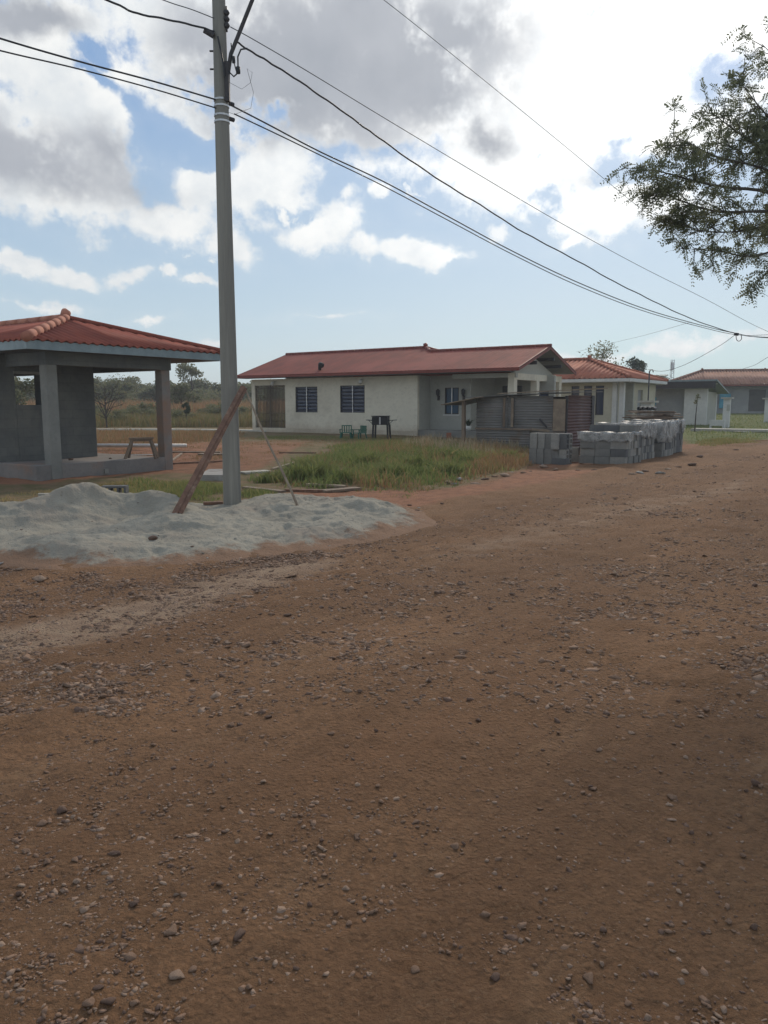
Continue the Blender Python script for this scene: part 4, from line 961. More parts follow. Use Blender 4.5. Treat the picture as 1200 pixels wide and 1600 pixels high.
# ------------------------------------------------------------------ utility pole
PB = gp(363.4, 795); PX, PY = PB.x, PB.y
def utility_pole():
    t = empty('utility_pole', (PX, PY, gh(PX, PY)), 0, 'tall tapered grey concrete utility pole carrying the overhead cables', 'utility pole')
    H = 9.2; n = 24; mb = MB()
    pts, rs = [], []
    for i in range(n+1): pts.append((0, 0, -.5+(H+.5)*i/n)); rs.append(.139-.0062*((H+.5)*i/n))
    mb.tube(pts, rs, 8); sh = mb.build('shaft', M['pole'], t)
    m = sh.modifiers.new('bevel', 'BEVEL'); m.width = .018; m.segments = 2
    def rad(z): return .139-.0062*(z+.5)
    for z in (5.36, 5.44, 5.56, 5.64):
        MB().tube([(0, 0, z-.012), (0, 0, z+.012)], rad(z)*1.05, 16).build('steel_band', M['band'], t)
    for z in (6.05, 6.28): MB().tube([(-rad(z)-.05, .02, z), (-rad(z)+.02, .02, z)], .012, 6).build('bolt', M['iron'], t)
    # racks and insulators on the lane side
    u = Vector((.67, .742, 0)).normalized()
    for z in (5.64, 5.44):
        MB().tube([Vector((0, 0, z))+u*.07, Vector((0, 0, z))+u*.2], .03, 8).build('cable_clamp', M['iron'], t)
    ins = MB(); b = Vector((.105, -.03, 0))
    for z in (6.58, 6.66, 6.74): ins.tube([b+Vector((0, 0, z-.03)), b+Vector((0, 0, z)), b+Vector((0, 0, z+.03))], [.028, .045, .028], 10)
    ins.tube([b+Vector((0, 0, 6.5)), b+Vector((0, 0, 6.82))], .012, 6); ins.build('insulator', M['iron'], t, True)
    MB().tube([Vector((-.18, -.13, 6.48)), Vector((-.06, -.1, 6.42))], .04, 8).build('cable_clamp', M['iron'], t)
    MB().tube([(.0, -.13, 6.4), (.06, -.14, 6.1), (.08, -.13, 5.9)], .012, 6).build('drop_wire', M['cable'], t)
    w1 = MB(); w1.tube([(.12, -.1, 5.98), (.2, -.12, 5.9), (.26, -.12, 5.95), (.26, -.12, 6.15), (.30, -.1, 6.25), (.38, -.06, 6.28)], .011, 6); w1.build('jumper_wire', M['cable'], t, True)
    w1 = MB(); w1.tube([(.17, -.1, 6.33), (.18, -.1, 6.18), (.2, -.1, 6.1), (.23, -.1, 5.98)], .008, 6).tube([(.2, -.1, 6.16), (.2, -.1, 6.08)], .022, 8).tube([(.26, -.12, 6.02), (.26, -.12, 5.94)], .03, 8); w1.build('jumper_wire', M['cable'], t, True)
    w1 = MB(); w1.tube([(.1, -.1, 5.85), (.3, -.1, 5.75), (.42, -.12, 5.82), (.45, -.12, 5.95), (.38, -.12, 6.0), (.46, -.12, 5.7), (.42, -.12, 5.5), (.2, -.12, 5.42), (.09, -.1, 5.46)], .0025, 4); w1.build('loose_wire', M['cable_far'], t, True)
    # street lamp arm rising out of the picture
    a = MB(); a.tube([(.10, -.06, 5.72), (.11, -.07, 5.95), (.16, -.08, 6.2), (.62, -.22, 7.1), (.95, -.3, 7.7), (1.15, -.36, 7.95), (1.5, -.45, 8.05)], [.03, .03, .028, .026, .024, .022, .022], 8); a.build('lamp_arm', M['iron'], t, True)
    MB().box(.07, .13, -.11, -.04, 5.6, 6.1).build('arm_bracket', M['iron'], t)
    hd = MB(); hd.tube([(1.45, -.44, 8.05), (1.6, -.48, 8.07), (1.95, -.57, 8.08), (2.1, -.6, 8.06)], [.04, .11, .12, .03], 10); hd.build('lamp_head', M['steel'], t, True)
utility_pole()

# ------------------------------------------------------------------ overhead cables, all in the vertical plane of the pole line
LU = Vector((.67, .742)).normalized()
def on_line(px, py, p0=(PX, PY), d=LU):
    r_ = ray(px, py); # solve p0 + t d = k (rx, ry)
    det = r_.x*(-d.y)-r_.y*(-d.x); k = (p0[0]*(-d.y)-p0[1]*(-d.x))/det
    return Vector((r_.x*k, r_.y*k, CAMZ+r_.z*k))
def smooth_pts(P, sub=6):
    out = []; n = len(P)
    for i in range(n-1):
        p0, p1, p2, p3 = P[max(i-1, 0)], P[i], P[i+1], P[min(i+2, n-1)]
        for k in range(sub):
            t = k/sub; out.append(.5*((2*p1)+(p2-p0)*t+(2*p0-5*p1+4*p2-p3)*t*t+(3*p1-p0-3*p2+p3)*t**3))
    return out+[P[-1]]
CBG = 'overhead cables strung between the poles'
def cable(pxs, r, lab, mat='cable', extra=None, wob=0, line=None):
    P = [on_line(*p) if line is None else on_line(*p, *line) for p in pxs]
    if extra: P = P+[Vector(e) for e in extra]
    P = smooth_pts(P)
    if wob: P = [p+Vector((0, 0, wob*math.sin(i*1.7)+wob*.6*math.sin(i*.9+1))) for i, p in enumerate(P)]
    o = MB().tube(P, r, 6).build('overhead_cable', M[mat], None, True); tagset(o, lab, 'cable', CBG)
cable([(362,165),(420,195),(500,237),(600,284),(700,338),(800,392),(900,440),(1000,480),(1080,504),(1150,521),(1200,528),(1290,530)], .011, 'upper of the two close black cables leaving the pole below the lamp arm')
cable([(366,178),(440,213),(520,252),(600,291),(700,344),(800,397),(900,445),(1000,484),(1080,507),(1150,523),(1200,523),(1290,518)], .009, 'lower of the two close black cables leaving the pole below the lamp arm')
cable([(370,66),(400,85),(440,109),(500,149),(560,192),(600,221),(680,277),(750,320),(820,364),(890,401),(960,440),(1020,470),(1080,498),(1150,521),(1200,527),(1290,526)], .013, 'thick wavy black cable dipping from the foot of the lamp arm', wob=.006)
cable([(360,42),(400,64),(480,111),(600,184),(740,268),(872,346),(1000,416),(1100,466),(1200,518),(1290,548)], .0065, 'thin straight grey wire leaving the insulator near the pole top', 'cable_far')
cable([(345,-190),(470,-95),(600,0),(735,108),(875,222),(1000,325),(1100,398),(1200,463),(1290,515)], .0055, 'highest thin wire crossing the bright cloud and passing behind the tree', 'cable_far')
cable([(-160,8),(0,60),(120,95),(240,127),(338,156)], .0105, 'upper of the paired black cables arriving at the steel bands')
cable([(-160,36),(0,79),(120,107),(240,139),(338,169)], .0085, 'lower of the paired black cables arriving at the steel bands')
cable([(20,-62),(165,-1),(215,21),(270,32),(325,46),(340,52)], .0125, 'thick wavy black cable arriving at the clamp below the pole top', wob=.004)
cable([(60,-85),(160,-40),(255,0),(300,15),(338,30)], .006, 'thin grey wire arriving at the insulator near the pole top', 'cable_far')
J = on_line(1150, 522)
def drop(P, r, lab, kink=False):
    P = smooth_pts([Vector(p) for p in P]); o = MB().tube(P, r, 5).build('drop_cable', M['cable_far'], None, True); tagset(o, lab, 'cable', 'thin service drops to the houses')
drop([J, at(1128, 538, 32.5), at(1090, 560, 34), at(1062, 573, 36), at(1035, 580, 38), at(1012, 577, 40)], .010, 'service drop sagging from the cable junction to the post by the cream bungalow')
drop([at(1300, 500, 34), at(1200, 558, 52), at(1180, 570, 60), at(1165, 575, 68), at(1154, 579, 76)], .015, 'service drop ending on the ridge of the brownish tiled roof')
drop([at(1080, 503, 29), at(1010, 523, 36), at(960, 535, 42), at(900, 550, 52)], .006, 'faint thin drop wire running off above the porch gable')
o = MB().tube(smooth_pts([J+Vector((0, 0, 0)), J+Vector((.03, 0, -.18)), J+Vector((.12, 0, -.24)), J+Vector((.2, 0, -.16)), J+Vector((.18, 0, -.03))]), .012, 6).tube([J+Vector((-.05, 0, .0)), J+Vector((.08, 0, -.01))], .05, 8).build('cable_splice', M['cable'], None, True)
tagset(o, 'small cable splice with a hanging loop where the drop cable leaves the bundle', 'cable splice')

# ------------------------------------------------------------------ props leaning on the pole
b0 = gp(272, 829); b0.z = top_h(b0.x, b0.y)-.03; tp = at(380, 604, PY-.16)
d_ = (tp-b0)
t = empty('leaning_plank', b0, 0, 'reddish brown rough plank pair leaning from the sand against the utility pole', 'plank')
side = d_.cross(Vector((0, 1, 0))).normalized()
MB().bar((0, 0, 0), tuple(d_), .066, .03, (0, -1, .2)).build('board', M['redwood'], t, bevel=.004)
MB().bar(tuple(Vector((.062, .05, .02))), tuple(d_*.985+Vector((.035, .035, 0))), .06, .03, (0, -1, .3)).build('board', M['redwood'], t, bevel=.004)
s0 = gp(467, 809); s0.z = top_h(s0.x, s0.y)-.03; s1 = at(381, 606, PY-.14)
pt = [s0.lerp(s1, k/6)+Vector((.012*math.sin(k*1.3), 0, 0)) for k in range(7)]
o = MB().tube(pt, [.019, .018, .018, .016, .016, .015, .014], 6).build('leaning_stick', M['stick'], None); tagset(o, 'thin pale stick leaning from the sand to the top of the reddish plank', 'stick')

# ------------------------------------------------------------------ cinder blocks
def block_mesh():
    mb = MB(); L, W_, H = .39, .19, .19; t = .032
    mb.box(-L/2, L/2, -W_/2, -W_/2+t, 0, H).box(-L/2, L/2, W_/2-t, W_/2, 0, H)
    for x0, x1 in ((-L/2, -L/2+t), (-.082, -.05), (.05, .082), (L/2-t, L/2)): mb.box(x0, x1, -W_/2+t, W_/2-t, .0, H)
    return mb
bproto = {}
for k in ('block', 'block2', 'block3'):
    me = bpy.data.meshes.new('concrete_block'); q_ = block_mesh(); me.from_pydata(q_.v, [], q_.f); me.materials.append(M[k]); bproto[k] = me
def block(loc, rot=(0, 0, 0), k=None, lab='', grp=None):
    k = k or random.choice(['block', 'block', 'block2', 'block3'])
    o = bpy.data.objects.new('concrete_block', bproto[k]); COL.objects.link(o); o.location = loc; o.rotation_euler = rot
    tagset(o, lab, 'concrete block', grp); return o
def stack(px, py, nx, ny, nz, lab, grp, jitter=.006, topn=None, z_off=0, missing=0):
    """hollow blocks laid on their long faces in courses; nx along the facade direction, ny along the street; origin = near corner nearest the road"""
    p = gp(px, py); ca, sa = math.cos(ANG), math.sin(ANG); z0 = gh(p.x, p.y)+.0
    for k in range(nz):
        for i in range(nx):
            for j in range(ny):
                if not (k == nz-1 or i == 0 or j == 0 or (i == 1 and k == nz-2)): continue
                if k == nz-1 and random.random() < missing: continue
                lx = -(i+.5)*.40; ly = (j+.5)*.20
                x = p.x+lx*ca-ly*sa+random.gauss(0, jitter); y = p.y+lx*sa+ly*ca+random.gauss(0, jitter)
                block((x, y, z0+k*.193+.001), (0, 0, ANG+random.gauss(0, .02)), None, lab, grp)
    return p, z0
SG = 'concrete blocks in the roadside stacks'
stk = []
dirp = Vector(BV); n0 = gp(978, 728)
for s_i, (nxx, nyy, nzz, lab) in enumerate(((3, 5, 4, 'grey concrete block in the wrapped stack nearest the camera'), (3, 5, 5, 'grey concrete block in the second wrapped stack along the road'),
        (3, 5, 5, 'grey concrete block in the third wrapped stack along the road'), (3, 5, 5, 'dark grey concrete block in the farthest stack along the road'))):
    q = Vector((n0.x, n0.y))+dirp*(1.58*s_i+(.05 if s_i else 0))+Vector(AV)*(-.12*(s_i % 2))
    ca, sa = math.cos(ANG), math.sin(ANG); z0 = gh(q.x, q.y)+.02
    for k in range(nzz):
        for i in range(nxx):
            for j in range(nyy+1):
                if not (k == nzz-1 or i == 0 or j == 0): continue
                if k == nzz-1 and random.random() < (.0, .12, .2, .15)[s_i]: continue
                lx = -(i+.5)*.41; ly = (j+.5)*.205; r_ = 0; up = 0
                x = q.x+lx*ca-ly*sa+random.gauss(0, .012); y = q.y+lx*sa+ly*ca+random.gauss(0, .012)
                kk = None if s_i < 3 else random.choice(['block3', 'block3', 'block'])
                if i == 0 and j > 0 and k < nzz-1:      # faces towards the road stand on end in places
                    pass
                block((x, y, z0+k*.195), (random.gauss(0, .008), 0, ANG+random.gauss(0, .03)), kk, lab, SG)
    # extra tilted blocks thrown on top, behind the wrap
    if s_i < 1:
        for j in range(7):
            lx = -random.uniform(.3, 1.0); ly = random.uniform(.35, 1.15)
            x = q.x+lx*ca-ly*sa; y = q.y+lx*sa+ly*ca
            if j in (0, 1, 2, 3) :
                lx = -.22-.4*(j % 3); ly = .75+.2*(j//3); x = q.x+lx*ca-ly*sa; y = q.y+lx*sa+ly*ca
                block((x, y, z0+nzz*.195+.002), (0, 0, ANG+random.gauss(0, .05)), random.choice(['block3', 'block']), lab, SG)
    # torn plastic film round the upper courses
    ca_, sa_ = ca, sa
    def loc(lx, ly, z): return (q.x+lx*ca_-ly*sa_, q.y+lx*sa_+ly*ca_, z0+z)
    Lx, Ly, top = -.41*nxx-.03, .205*(nyy+1)+.03, .195*nzz+.02
    path = [(Lx, -.03), (0.03, -.03), (.03, Ly)] ; V = []; Fc = []; cols = []
    tot = abs(Lx)+Ly; n = 46
    for c in range(n+1):
        d = tot*c/n
        lx, ly = (Lx+d, -.035) if d < abs(Lx) else (.035, -.03+(d-abs(Lx)))
        dep = (.20, .34, .46, .40)[s_i]*(.55+.9*float(fbm(d*3+s_i*9, .3, 77, 3)))*(1 if (s_i in (0,) and d < abs(Lx)) or random.random() < .9 else .75)
        if s_i and d < abs(Lx)*.6: dep *= .4
        if s_i == 0 and d > abs(Lx)+.35: dep *= .35
        if s_i == 3 and .45 < (d-abs(Lx)) < .8: dep *= .3
        for rr in range(6):
            z = top-dep*rr/5; o_ = .006+.016*abs(math.sin(d*19+.35*rr))*(.4+rr/6)
            ox = o_ if d > abs(Lx) else 0; oy = -o_ if d <= abs(Lx) else 0
            V.append(loc(lx+ox, ly+oy, z+.012*math.sin(d*21)))
        V.append(loc(min(lx, 0)-.02 if d > abs(Lx) else lx, max(ly, 0)+.16 if d <= abs(Lx) else ly, top+.012+.012*math.sin(d*11)))
        cols.append(c)
    for c in range(n):
        for rr in range(5): a = c*7+rr; Fc.append((a, a+7, a+8, a+1))
        a = c*7; Fc.append((a+6, a+13, a+7, a))
    o = np_mesh('plastic_wrap', V, Fc, M['film'], None, True)
    m = o.modifiers.new('thickness', 'SOLIDIFY'); m.thickness = .0015
    tagset(o, ('torn whitish plastic film round the top of the nearest block stack', 'torn whitish film over the second block stack', 'ragged whitish film hanging on the third block stack', 'ragged whitish film hanging on the farthest block stack')[s_i], 'plastic film', 'plastic films on the block stacks')
    # crumpled knots of film at the corners
    for kx, ky in ((.04, -.03),) if s_i else ((.04, -.03), (Lx, -.04)):
        V, Fc = rock_variant(300+s_i, 2, .9); V = V*(.035, .03, .07)*(1+.25*np.sin(V[:, :1]*9+V[:, 2:]*7)); o = np_mesh('film_knot', V, Fc, M['film'], None, True); o.location = loc(kx, ky, top-.02)
        tagset(o, 'crumpled knot of whitish film at a corner of a block stack', 'plastic film', 'plastic films on the block stacks')
# loose stack of upright blocks to the side of the shed
p = gp(829, 724); ca, sa = math.cos(ANG), math.sin(ANG); z0 = gh(p.x, p.y)
lab = 'concrete block standing on end in the loose stack by the weeds'
for lv in range(2):
    for i in range(5 if lv == 0 else 5):
        for j in range(2):
            if lv and i == 3 and j == 0:
                for kk in range(2): block((p.x+(.2*i+.12)*ca, p.y+(.2*i+.12)*sa, z0+.395+.193*kk), (0, 0, ANG+R(90)), 'block2', lab, 'concrete blocks in the loose stack'); 
                continue
            lx = .2*i+.1; ly = j*.2+random.gauss(0, .02); x = p.x+lx*ca-ly*sa; y = p.y+lx*sa+ly*ca
            # on end: length vertical
            block((x-.095*ca, y-.095*sa, z0+.197+lv*.395), (0, R(90), ANG+(0 if random.random() < .7 else .06)), None, lab, 'concrete blocks in the loose stack')
q = gp(893, 721); block((q.x, q.y, gh(q.x, q.y)+.0), (0, 0, ANG+.3), 'block2', 'flat lying concrete block under the single pale one between the stacks', None)
block((q.x+.0, q.y+.02, gh(q.x, q.y)+.192), (0, 0, ANG+.15), 'block2', 'single pale hollow block showing its open cells between the stacks', None)
q = gp(905, 727); block((q.x-.45, q.y+.1, gh(q.x, q.y)-.02), (0, 0, ANG-.2), 'block3', 'dark concrete block lying at the foot of the nearest wrapped stack', None)
# the cinder block lying in the grass before the unfinished house
q = gp(183, 778); o = block((q.x, q.y, gh(q.x, q.y)+.14), (R(90), 0, R(4)), 'block3', 'dark hollow block with three cells showing in the grass behind the sand', None)
o.location.z = gh(q.x, q.y)+.12

# ------------------------------------------------------------------ stack of old boards behind the blocks
p = gp(1010, 690); z0 = gh(p.x, p.y)
def board_pile():
    c = at(1020, 650, 30.5); g = gh(c.x, c.y); rs = random.Random(4)
    for k in range(5):
        MB_ = MB().bar((c.x-.9, c.y+.1*k, g+.06+.0*k), (c.x-.9, c.y+.9, g+.06), .1, .1) if 0 else None
    base = MB(); 
    t = empty('timber_trestle', (c.x, c.y, g), ANG, 'low trestle carrying the heap of old boards behind the block stacks', 'trestle')
    for x in (-.8, .8):
        MB().box(x-.05, x+.05, -.4, .4, .48, .58).build('beam', M['wood'], t)
        for y in (-.35, .35): MB().box(x-.04, x+.04, y-.04, y+.04, -.1, .479).build('leg', M['wood'], t)
    z = g+.585
    for lv in range(9):
        for j in range(4):
            L = rs.uniform(.9, 2.0); a = ANG+rs.gauss(0, .16); off = rs.uniform(-.25, .25); th = rs.uniform(.03, .05)
            yy = -.32+.2*j+rs.gauss(0, .02); cx = c.x-yy*math.sin(ANG)+off*math.cos(ANG); cy = c.y+yy*math.cos(ANG)+off*math.sin(ANG)
            o = MB().box(-L/2, L/2, -.085, .085, 0, th).build('board', M['wood'], None)
            o.location = (cx, cy, z+rs.uniform(0, .006)); o.rotation_euler = (rs.gauss(0, .05), rs.gauss(0, .02), a)
            tagset(o, 'weathered grey board in the untidy heap behind the block stacks', 'board', 'boards heaped behind the block stacks')
        z += .068
    for k in range(4):
        x = -.5+.17*k; o = MB().tube([(0, -.25, 0), (0, .25, 0)], .065, 12, False).build('pipe_offcut', M['iron'], None, True)
        m = o.modifiers.new('thickness', 'SOLIDIFY'); m.thickness = .012
        o.location = (c.x+x*math.cos(ANG), c.y+x*math.sin(ANG), z+.07); o.rotation_euler = (0, 0, ANG)
        tagset(o, 'short dark pipe offcut laid in a row on the board heap', 'pipe', 'pipe offcuts on the board heap')
board_pile()

# ------------------------------------------------------------------ white meter pillars and driveway bits
def meter_pillar(px, py_base, Y, h_, w_, lab, box=True, capw=1.7):
    p = at(px, py_base, Y); g = gh(p.x, p.y)
    t = empty('meter_pillar', (p.x, p.y, g), ANG, lab, 'pillar', 'white capped meter pillars by the gates')
    MB().box(-w_/2, w_/2, -w_/2, w_/2, -.2, h_-.09).build('shaft', M['white'], t, bevel=.01)
    MB().box(-w_*capw/2, w_*capw/2, -w_*capw/2, w_*capw/2, h_-.089, h_).build('cap', M['path'], t)
    if box: MB().box(w_/2-.14, w_/2+.03, -w_/2-.05, -w_/2-.001, h_-.75, h_-.4).build('meter_box', M['porch_wall'], t)
meter_pillar(1134, 667, 43.5, 1.70, .34, 'white capped meter pillar beside the low white slab at the lawn')
meter_pillar(1202, 657, 52, 1.62, .6, 'white capped meter pillar at the lawn edge, cut by the frame', False, 1.5)
meter_pillar(1010, 668, 38.5, 1.52, .5, 'broad white capped meter pillar rising behind the board heap')
def low_slab():
    p = at(1120, 668, 42.8); t = empty('low_bench', (p.x, p.y, gh(p.x, p.y)), ANG, 'low white concrete slab on two supports beside the meter pillar', 'bench')
    MB().box(-.36, .40, -.14, .14, .14, .46).build('slab', M['white'], t); MB().box(-.36, -.28, -.14, .14, -.2, .139).build('support', M['white'], t); MB().box(.32, .40, -.14, .14, -.2, .139).build('support', M['white'], t)
low_slab()
def culvert():
    p = at(1112, 678, 38.5); t = empty('driveway_culvert', (p.x, p.y, gh(p.x, p.y)), ANG, 'flat concrete driveway slab bridging the ditch by the lawn', 'culvert')
    MB().box(-1.0, 3.6, -.1, 1.3, .0, .12).build('slab', M['path'], t)
    MB().box(-.3, .9, -.13, -.101, -.35, .0).build('opening', M['dark'], t)  # solid dark plate painted as the shade inside the culvert mouth
    MB().box(-.9, -.301, -.16, -.101, -.3, -.0).build('headwall', M['concrete'], t)
culvert()
# kerbs / white footpath strips
def strip(name, pxs, width, hh, mat, kind='structure'):
    P = [gp(*q) for q in pxs]; V = []; Fc = []
    for i, a in enumerate(P):
        d = (P[min(i+1, len(P)-1)]-P[max(i-1, 0)]); d.z = 0; d.normalize(); n = Vector((-d.y, d.x, 0))
        for s_, zz in ((0, -.3), (0, hh), (1, hh), (1, -.3)): v = a+n*(width*s_); V.append((v.x, v.y, gh(v.x, v.y)+zz))
    for i in range(len(P)-1):
        k = 4*i
        for j in range(3): Fc.append((k+j, k+4+j, k+5+j, k+1+j))
    o = np_mesh(name, V, Fc, mat); o['kind'] = kind; return o
strip('footpath', [(-400,670),(-100,671),(120,672),(250,672),(392,674),(560,676)], 1.1, .05, M['path'])
strip('footpath', [(1160,676),(1200,675),(1330,674)], .5, .05, M['path'])

# ------------------------------------------------------------------ grill, planters, sapling, post
def grill():
    p = at(596, 688, 32.2); g = gh(p.x, p.y)
    t = empty('barbecue_grill', (p.x, p.y, g), ANG+R(20), 'black barrel barbecue grill on four legs in front of the off-white wall', 'grill')
    MB().box(-.36, .30, -.22, .22, .58, .92).build('body', M['dark'], t, bevel=.02)
    MB().box(-.38, .32, -.24, .24, .925, .955).build('lid', M['dark'], t)
    for s_ in (-1, 1): MB().bar((s_*.33, 0, .76), (s_*.62, 0, .78), .4, .025).build('side_shelf', M['dark'], t); MB().bar((s_*.34, -.1, .6), (s_*.52, -.1, .76), .02, .02).build('shelf_brace', M['dark'], t)
    for sx in (-1, 1):
        for sy in (-1, 1): MB().bar((sx*.30, sy*.18, .6), (sx*.33, sy*.21, -.02), .06, .06).build('leg', M['dark'], t)
    MB().box(-.03, .03, -.26, -.23, .60, .90).build('vent_strip', M['band'], t)
grill()
def planter(px, lab):
    p = at(px, 688, 31.8); g = gh(p.x, p.y); t = empty('plastic_chair', (p.x, p.y, g), ANG+R(30 if px < 550 else -20), lab, 'chair', 'green plastic chairs by the off-white wall')
    t.scale = (.95, .95, .66)
    MB().box(-.22, .22, -.2, .2, .36, .40).build('seat', M['greenplastic'], t)
    bk = MB().box(-.22, .22, .18, .22, .78, .84)
    for i in range(5): bk.box(-.22+.1*i, -.18+.1*i, .18, .215, .40, .78)
    bk.build('backrest', M['greenplastic'], t)
    for sx in (-1, 1):
        for sy in (-1, 1): MB().bar((sx*.2, sy*.18, .36), (sx*.24, sy*.22, -.02), .05, .05).build('leg', M['greenplastic'], t)
        MB().box(sx*.24-.03, sx*.24+.03, -.2, .2, .56, .60).build('armrest', M['greenplastic'], t); MB().box(sx*.24-.02, sx*.24+.02, -.2, -.16, .36, .559).build('arm_support', M['greenplastic'], t)
planter(541, 'low green plastic chair farther from the black grill'); planter(562, 'low green plastic chair nearer to the black grill')
p = WH(2.0, 1.6, .05); t = empty('red_bucket', p, 0, 'red bucket standing behind the bronze grille of the off-white house', 'bucket')
MB().tube([(0, 0, 0), (0, 0, .36)], [.13, .17], 12).build('body', M['redplastic'], t, True); MB().tube([(-.17, 0, .34), (-.1, 0, .5), (.1, 0, .5), (.17, 0, .34)], .008, 5).build('handle', M['steel'], t)
p = WH(12.0, .5, -.05); o = MB().box(-.1, .1, -.08, .08, -.05, .24).build('brick', M['terracotta_pot'], None, bevel=.01); o.location = p; tagset(o, 'brown clay block standing in the weeds at the porch step', 'brick')
# service post by the cream house
p = at(1012, 640, 40); g = gh(p.x, p.y); t = empty('service_post', (p.x, p.y, g), 0, 'thin dark service post with a bent head beside the cream bungalow', 'post')
MB().tube([(0, 0, -.2), (0, 0, 3.02)], .035, 8).build('pipe', M['iron'], t, True); MB().tube([(0, 0, 2.97), (.04, 0, 3.1), (.16, 0, 3.1), (.2, 0, 2.98)], .03, 8).build('weather_head', M['iron'], t, True)

# ------------------------------------------------------------------ yard debris
def lying(name, px0, py0, px1, py1, w_, h_, mat, lab, cat, grp=None, lift=0, tube=False):
    a, b = gp(px0, py0), gp(px1, py1); a.z = top_h(a.x, a.y)+lift+h_/2; b.z = top_h(b.x, b.y)+lift+h_/2
    o = (MB().tube([a, b], w_/2, 12) if tube else MB().bar(a, b, w_, h_)).build(name, M[mat], None, tube); return tagset(o, lab, cat, grp)
lying('pipe', 130, 704, 292, 704, .12, .12, 'pvc', 'thick white plastic pipe lying in the yard behind the unfinished porch', 'pipe', None, .10, True)
lying('pipe', 150, 713, 262, 713, .04, .04, 'pvc', 'thinner white plastic pipe lying in front of the thick white one', 'pipe', None, .02, True)
G2 = 'boards and scraps lying about the yard'
for i, (a, b, c, d, w_, m, lab) in enumerate(((268,708,345,708,.2,'wood','weathered board lying flat in the yard by the far porch column'),(312,711,352,711,.4,'wood','wide broken board lying flat in the yard beside the pole'),
    (270,727,352,722,.08,'redwood','long thin brown board lying on red soil between porch and pole'),(268,722,284,710,.05,'stick','pale batten lying askew by the far porch column'),
    (436,709,494,709,.06,'redwood','thin brown board lying in the dry grass before the off-white house'),(378,741,420,738,.35,'path','pale broken slab lying beside the utility pole'),
    (425,735,470,722,.08,'stick','pale stick sloping up into the weeds behind the pole'),(446,768,520,770,.10,'redwood','brown plank at the back edge of the sand behind the thin stick'),
    (382,764,442,770,.14,'wood','weathered plank lying in the grass right of the pole foot'),(505,770,560,766,.2,'wood','short weathered plank at the foot of the green weeds'),
    (480,760,540,763,.12,'stick','pale lath lying under the green weeds'),(318,797,348,795,.08,'redwood','small red brown offcut by the foot of the pole'),(60,776,92,775,.1,'path','pale flat fragment in the grass strip behind the sand heap'),
    (345,742,330,752,.5,'rubble','grey crumpled cement bags heaped behind the reddish plank'))):
    lying('board' if m not in ('path', 'rubble') else 'slab_fragment', a, b, c, d, w_, .04 if m not in ('rubble',) else .12, m, lab.replace('right of', 'beside'), 'board' if m not in ('path', 'rubble') else 'fragment', G2, .01)
# rubble lumps along the road edge and yard
rp = [(845,727),(870,735),(930,741),(926,738),(800,740),(790,745),(775,745),(755,752),(712,758),(700,756),(820,742),(1012,738),(1020,733),(1045,735),(1060,732),(1078,729),(1000,741),(985,744),(1065,720),(1092,716),(720,752),(742,760),(765,757),(640,790),(655,795),(720,780),(705,783),(690,789),(5,792),(850,731),(940,738),(960,742),(1030,741),(420,741),(445,734),(905,736),(880,740),(1105,712),(1125,708),(1150,705),(0,885),(30,892)]
rvs = []
for i, (px, py) in enumerate(rp):
    q = gp(px+random.uniform(-3, 3), py); r_ = random.uniform(.06, .15) if py < 762 else random.uniform(.035, .06)
    V, Fc = rock_variant(500+i % 9, 1, .45)
    o = np_mesh('rubble_piece', V, Fc, M[('rubble', 'stone_pale', 'stone', 'stone_dark')[i % 4]]) if i < 8 else rvs[i % 8].copy()
    if i < 8: rvs.append(o)
    else: COL.objects.link(o)
    o.location = (q.x, q.y, top_h(q.x, q.y)+r_*.3); o.scale = (r_*1.3, r_, r_); o.rotation_euler = (0, 0, random.uniform(0, 6))
    tagset(o, 'broken concrete or rock piece in the rubble fringe along the road edge', 'rubble', 'rubble pieces along the road edge')

# ------------------------------------------------------------------ grasses
def in_area(P, n, ys=None):
    lo, hi = P.min(0), P.max(0); out = []
    tot = 0
    while tot < n:
        q = RNG.uniform(lo, hi, (n*2, 2)); q = q[inpoly(q[:, 0], q[:, 1], P)]; out.append(q); tot += len(q)
    return np.concatenate(out)[:n]
def grass(P, n, h, w, mat, lab, clump=0, hv=.5, lean=.35, name='grass', zoff=0, greenf=None, cs=1.2, cat=None, fade=.6):
    xy = in_area(P, int(n*(2.2 if clump else 1)))
    if clump:
        d = fbm(xy[:, 0]*cs, xy[:, 1]*cs, 71, 3); xy = xy[RNG.random(len(xy)) < np.clip((d-clump)*5, .0, 1)][:n]
    pdv = polydist(xy[:, 0], xy[:, 1], P); k_ = RNG.random(len(xy)) < np.clip((pdv+.15*fade*fbm(xy[:, 0]*3, xy[:, 1]*3, 79, 2))/fade, .03, 1); xy = xy[k_]; pdv = pdv[k_]
    hh = h*(.45+.55*np.clip(pdv/(fade*1.6), 0, 1))*(.45+1.1*fbm(xy[:, 0]*.9, xy[:, 1]*.9, 73, 3))
    z = base_h(xy[:, 0], xy[:, 1])-.02+zoff
    g = None if greenf is None else np.clip(greenf(xy[:, 0], xy[:, 1])+RNG.normal(0, .2, len(xy)), 0, 1)
    V, Fc, T = blades(len(xy), xy, hh, w, hv, lean, z, green=g)
    o = np_mesh(name, V, Fc, M[mat], None, False, {'tint': T}); tagset(o, lab, cat, None, 'stuff'); return o
PG = poly_px
GRN = PG([(405,752),(440,768),(520,770),(600,772),(700,768),(770,748),(835,728),(838,700),(745,697),(690,690),(600,692),(530,694),(490,706),(440,730)])
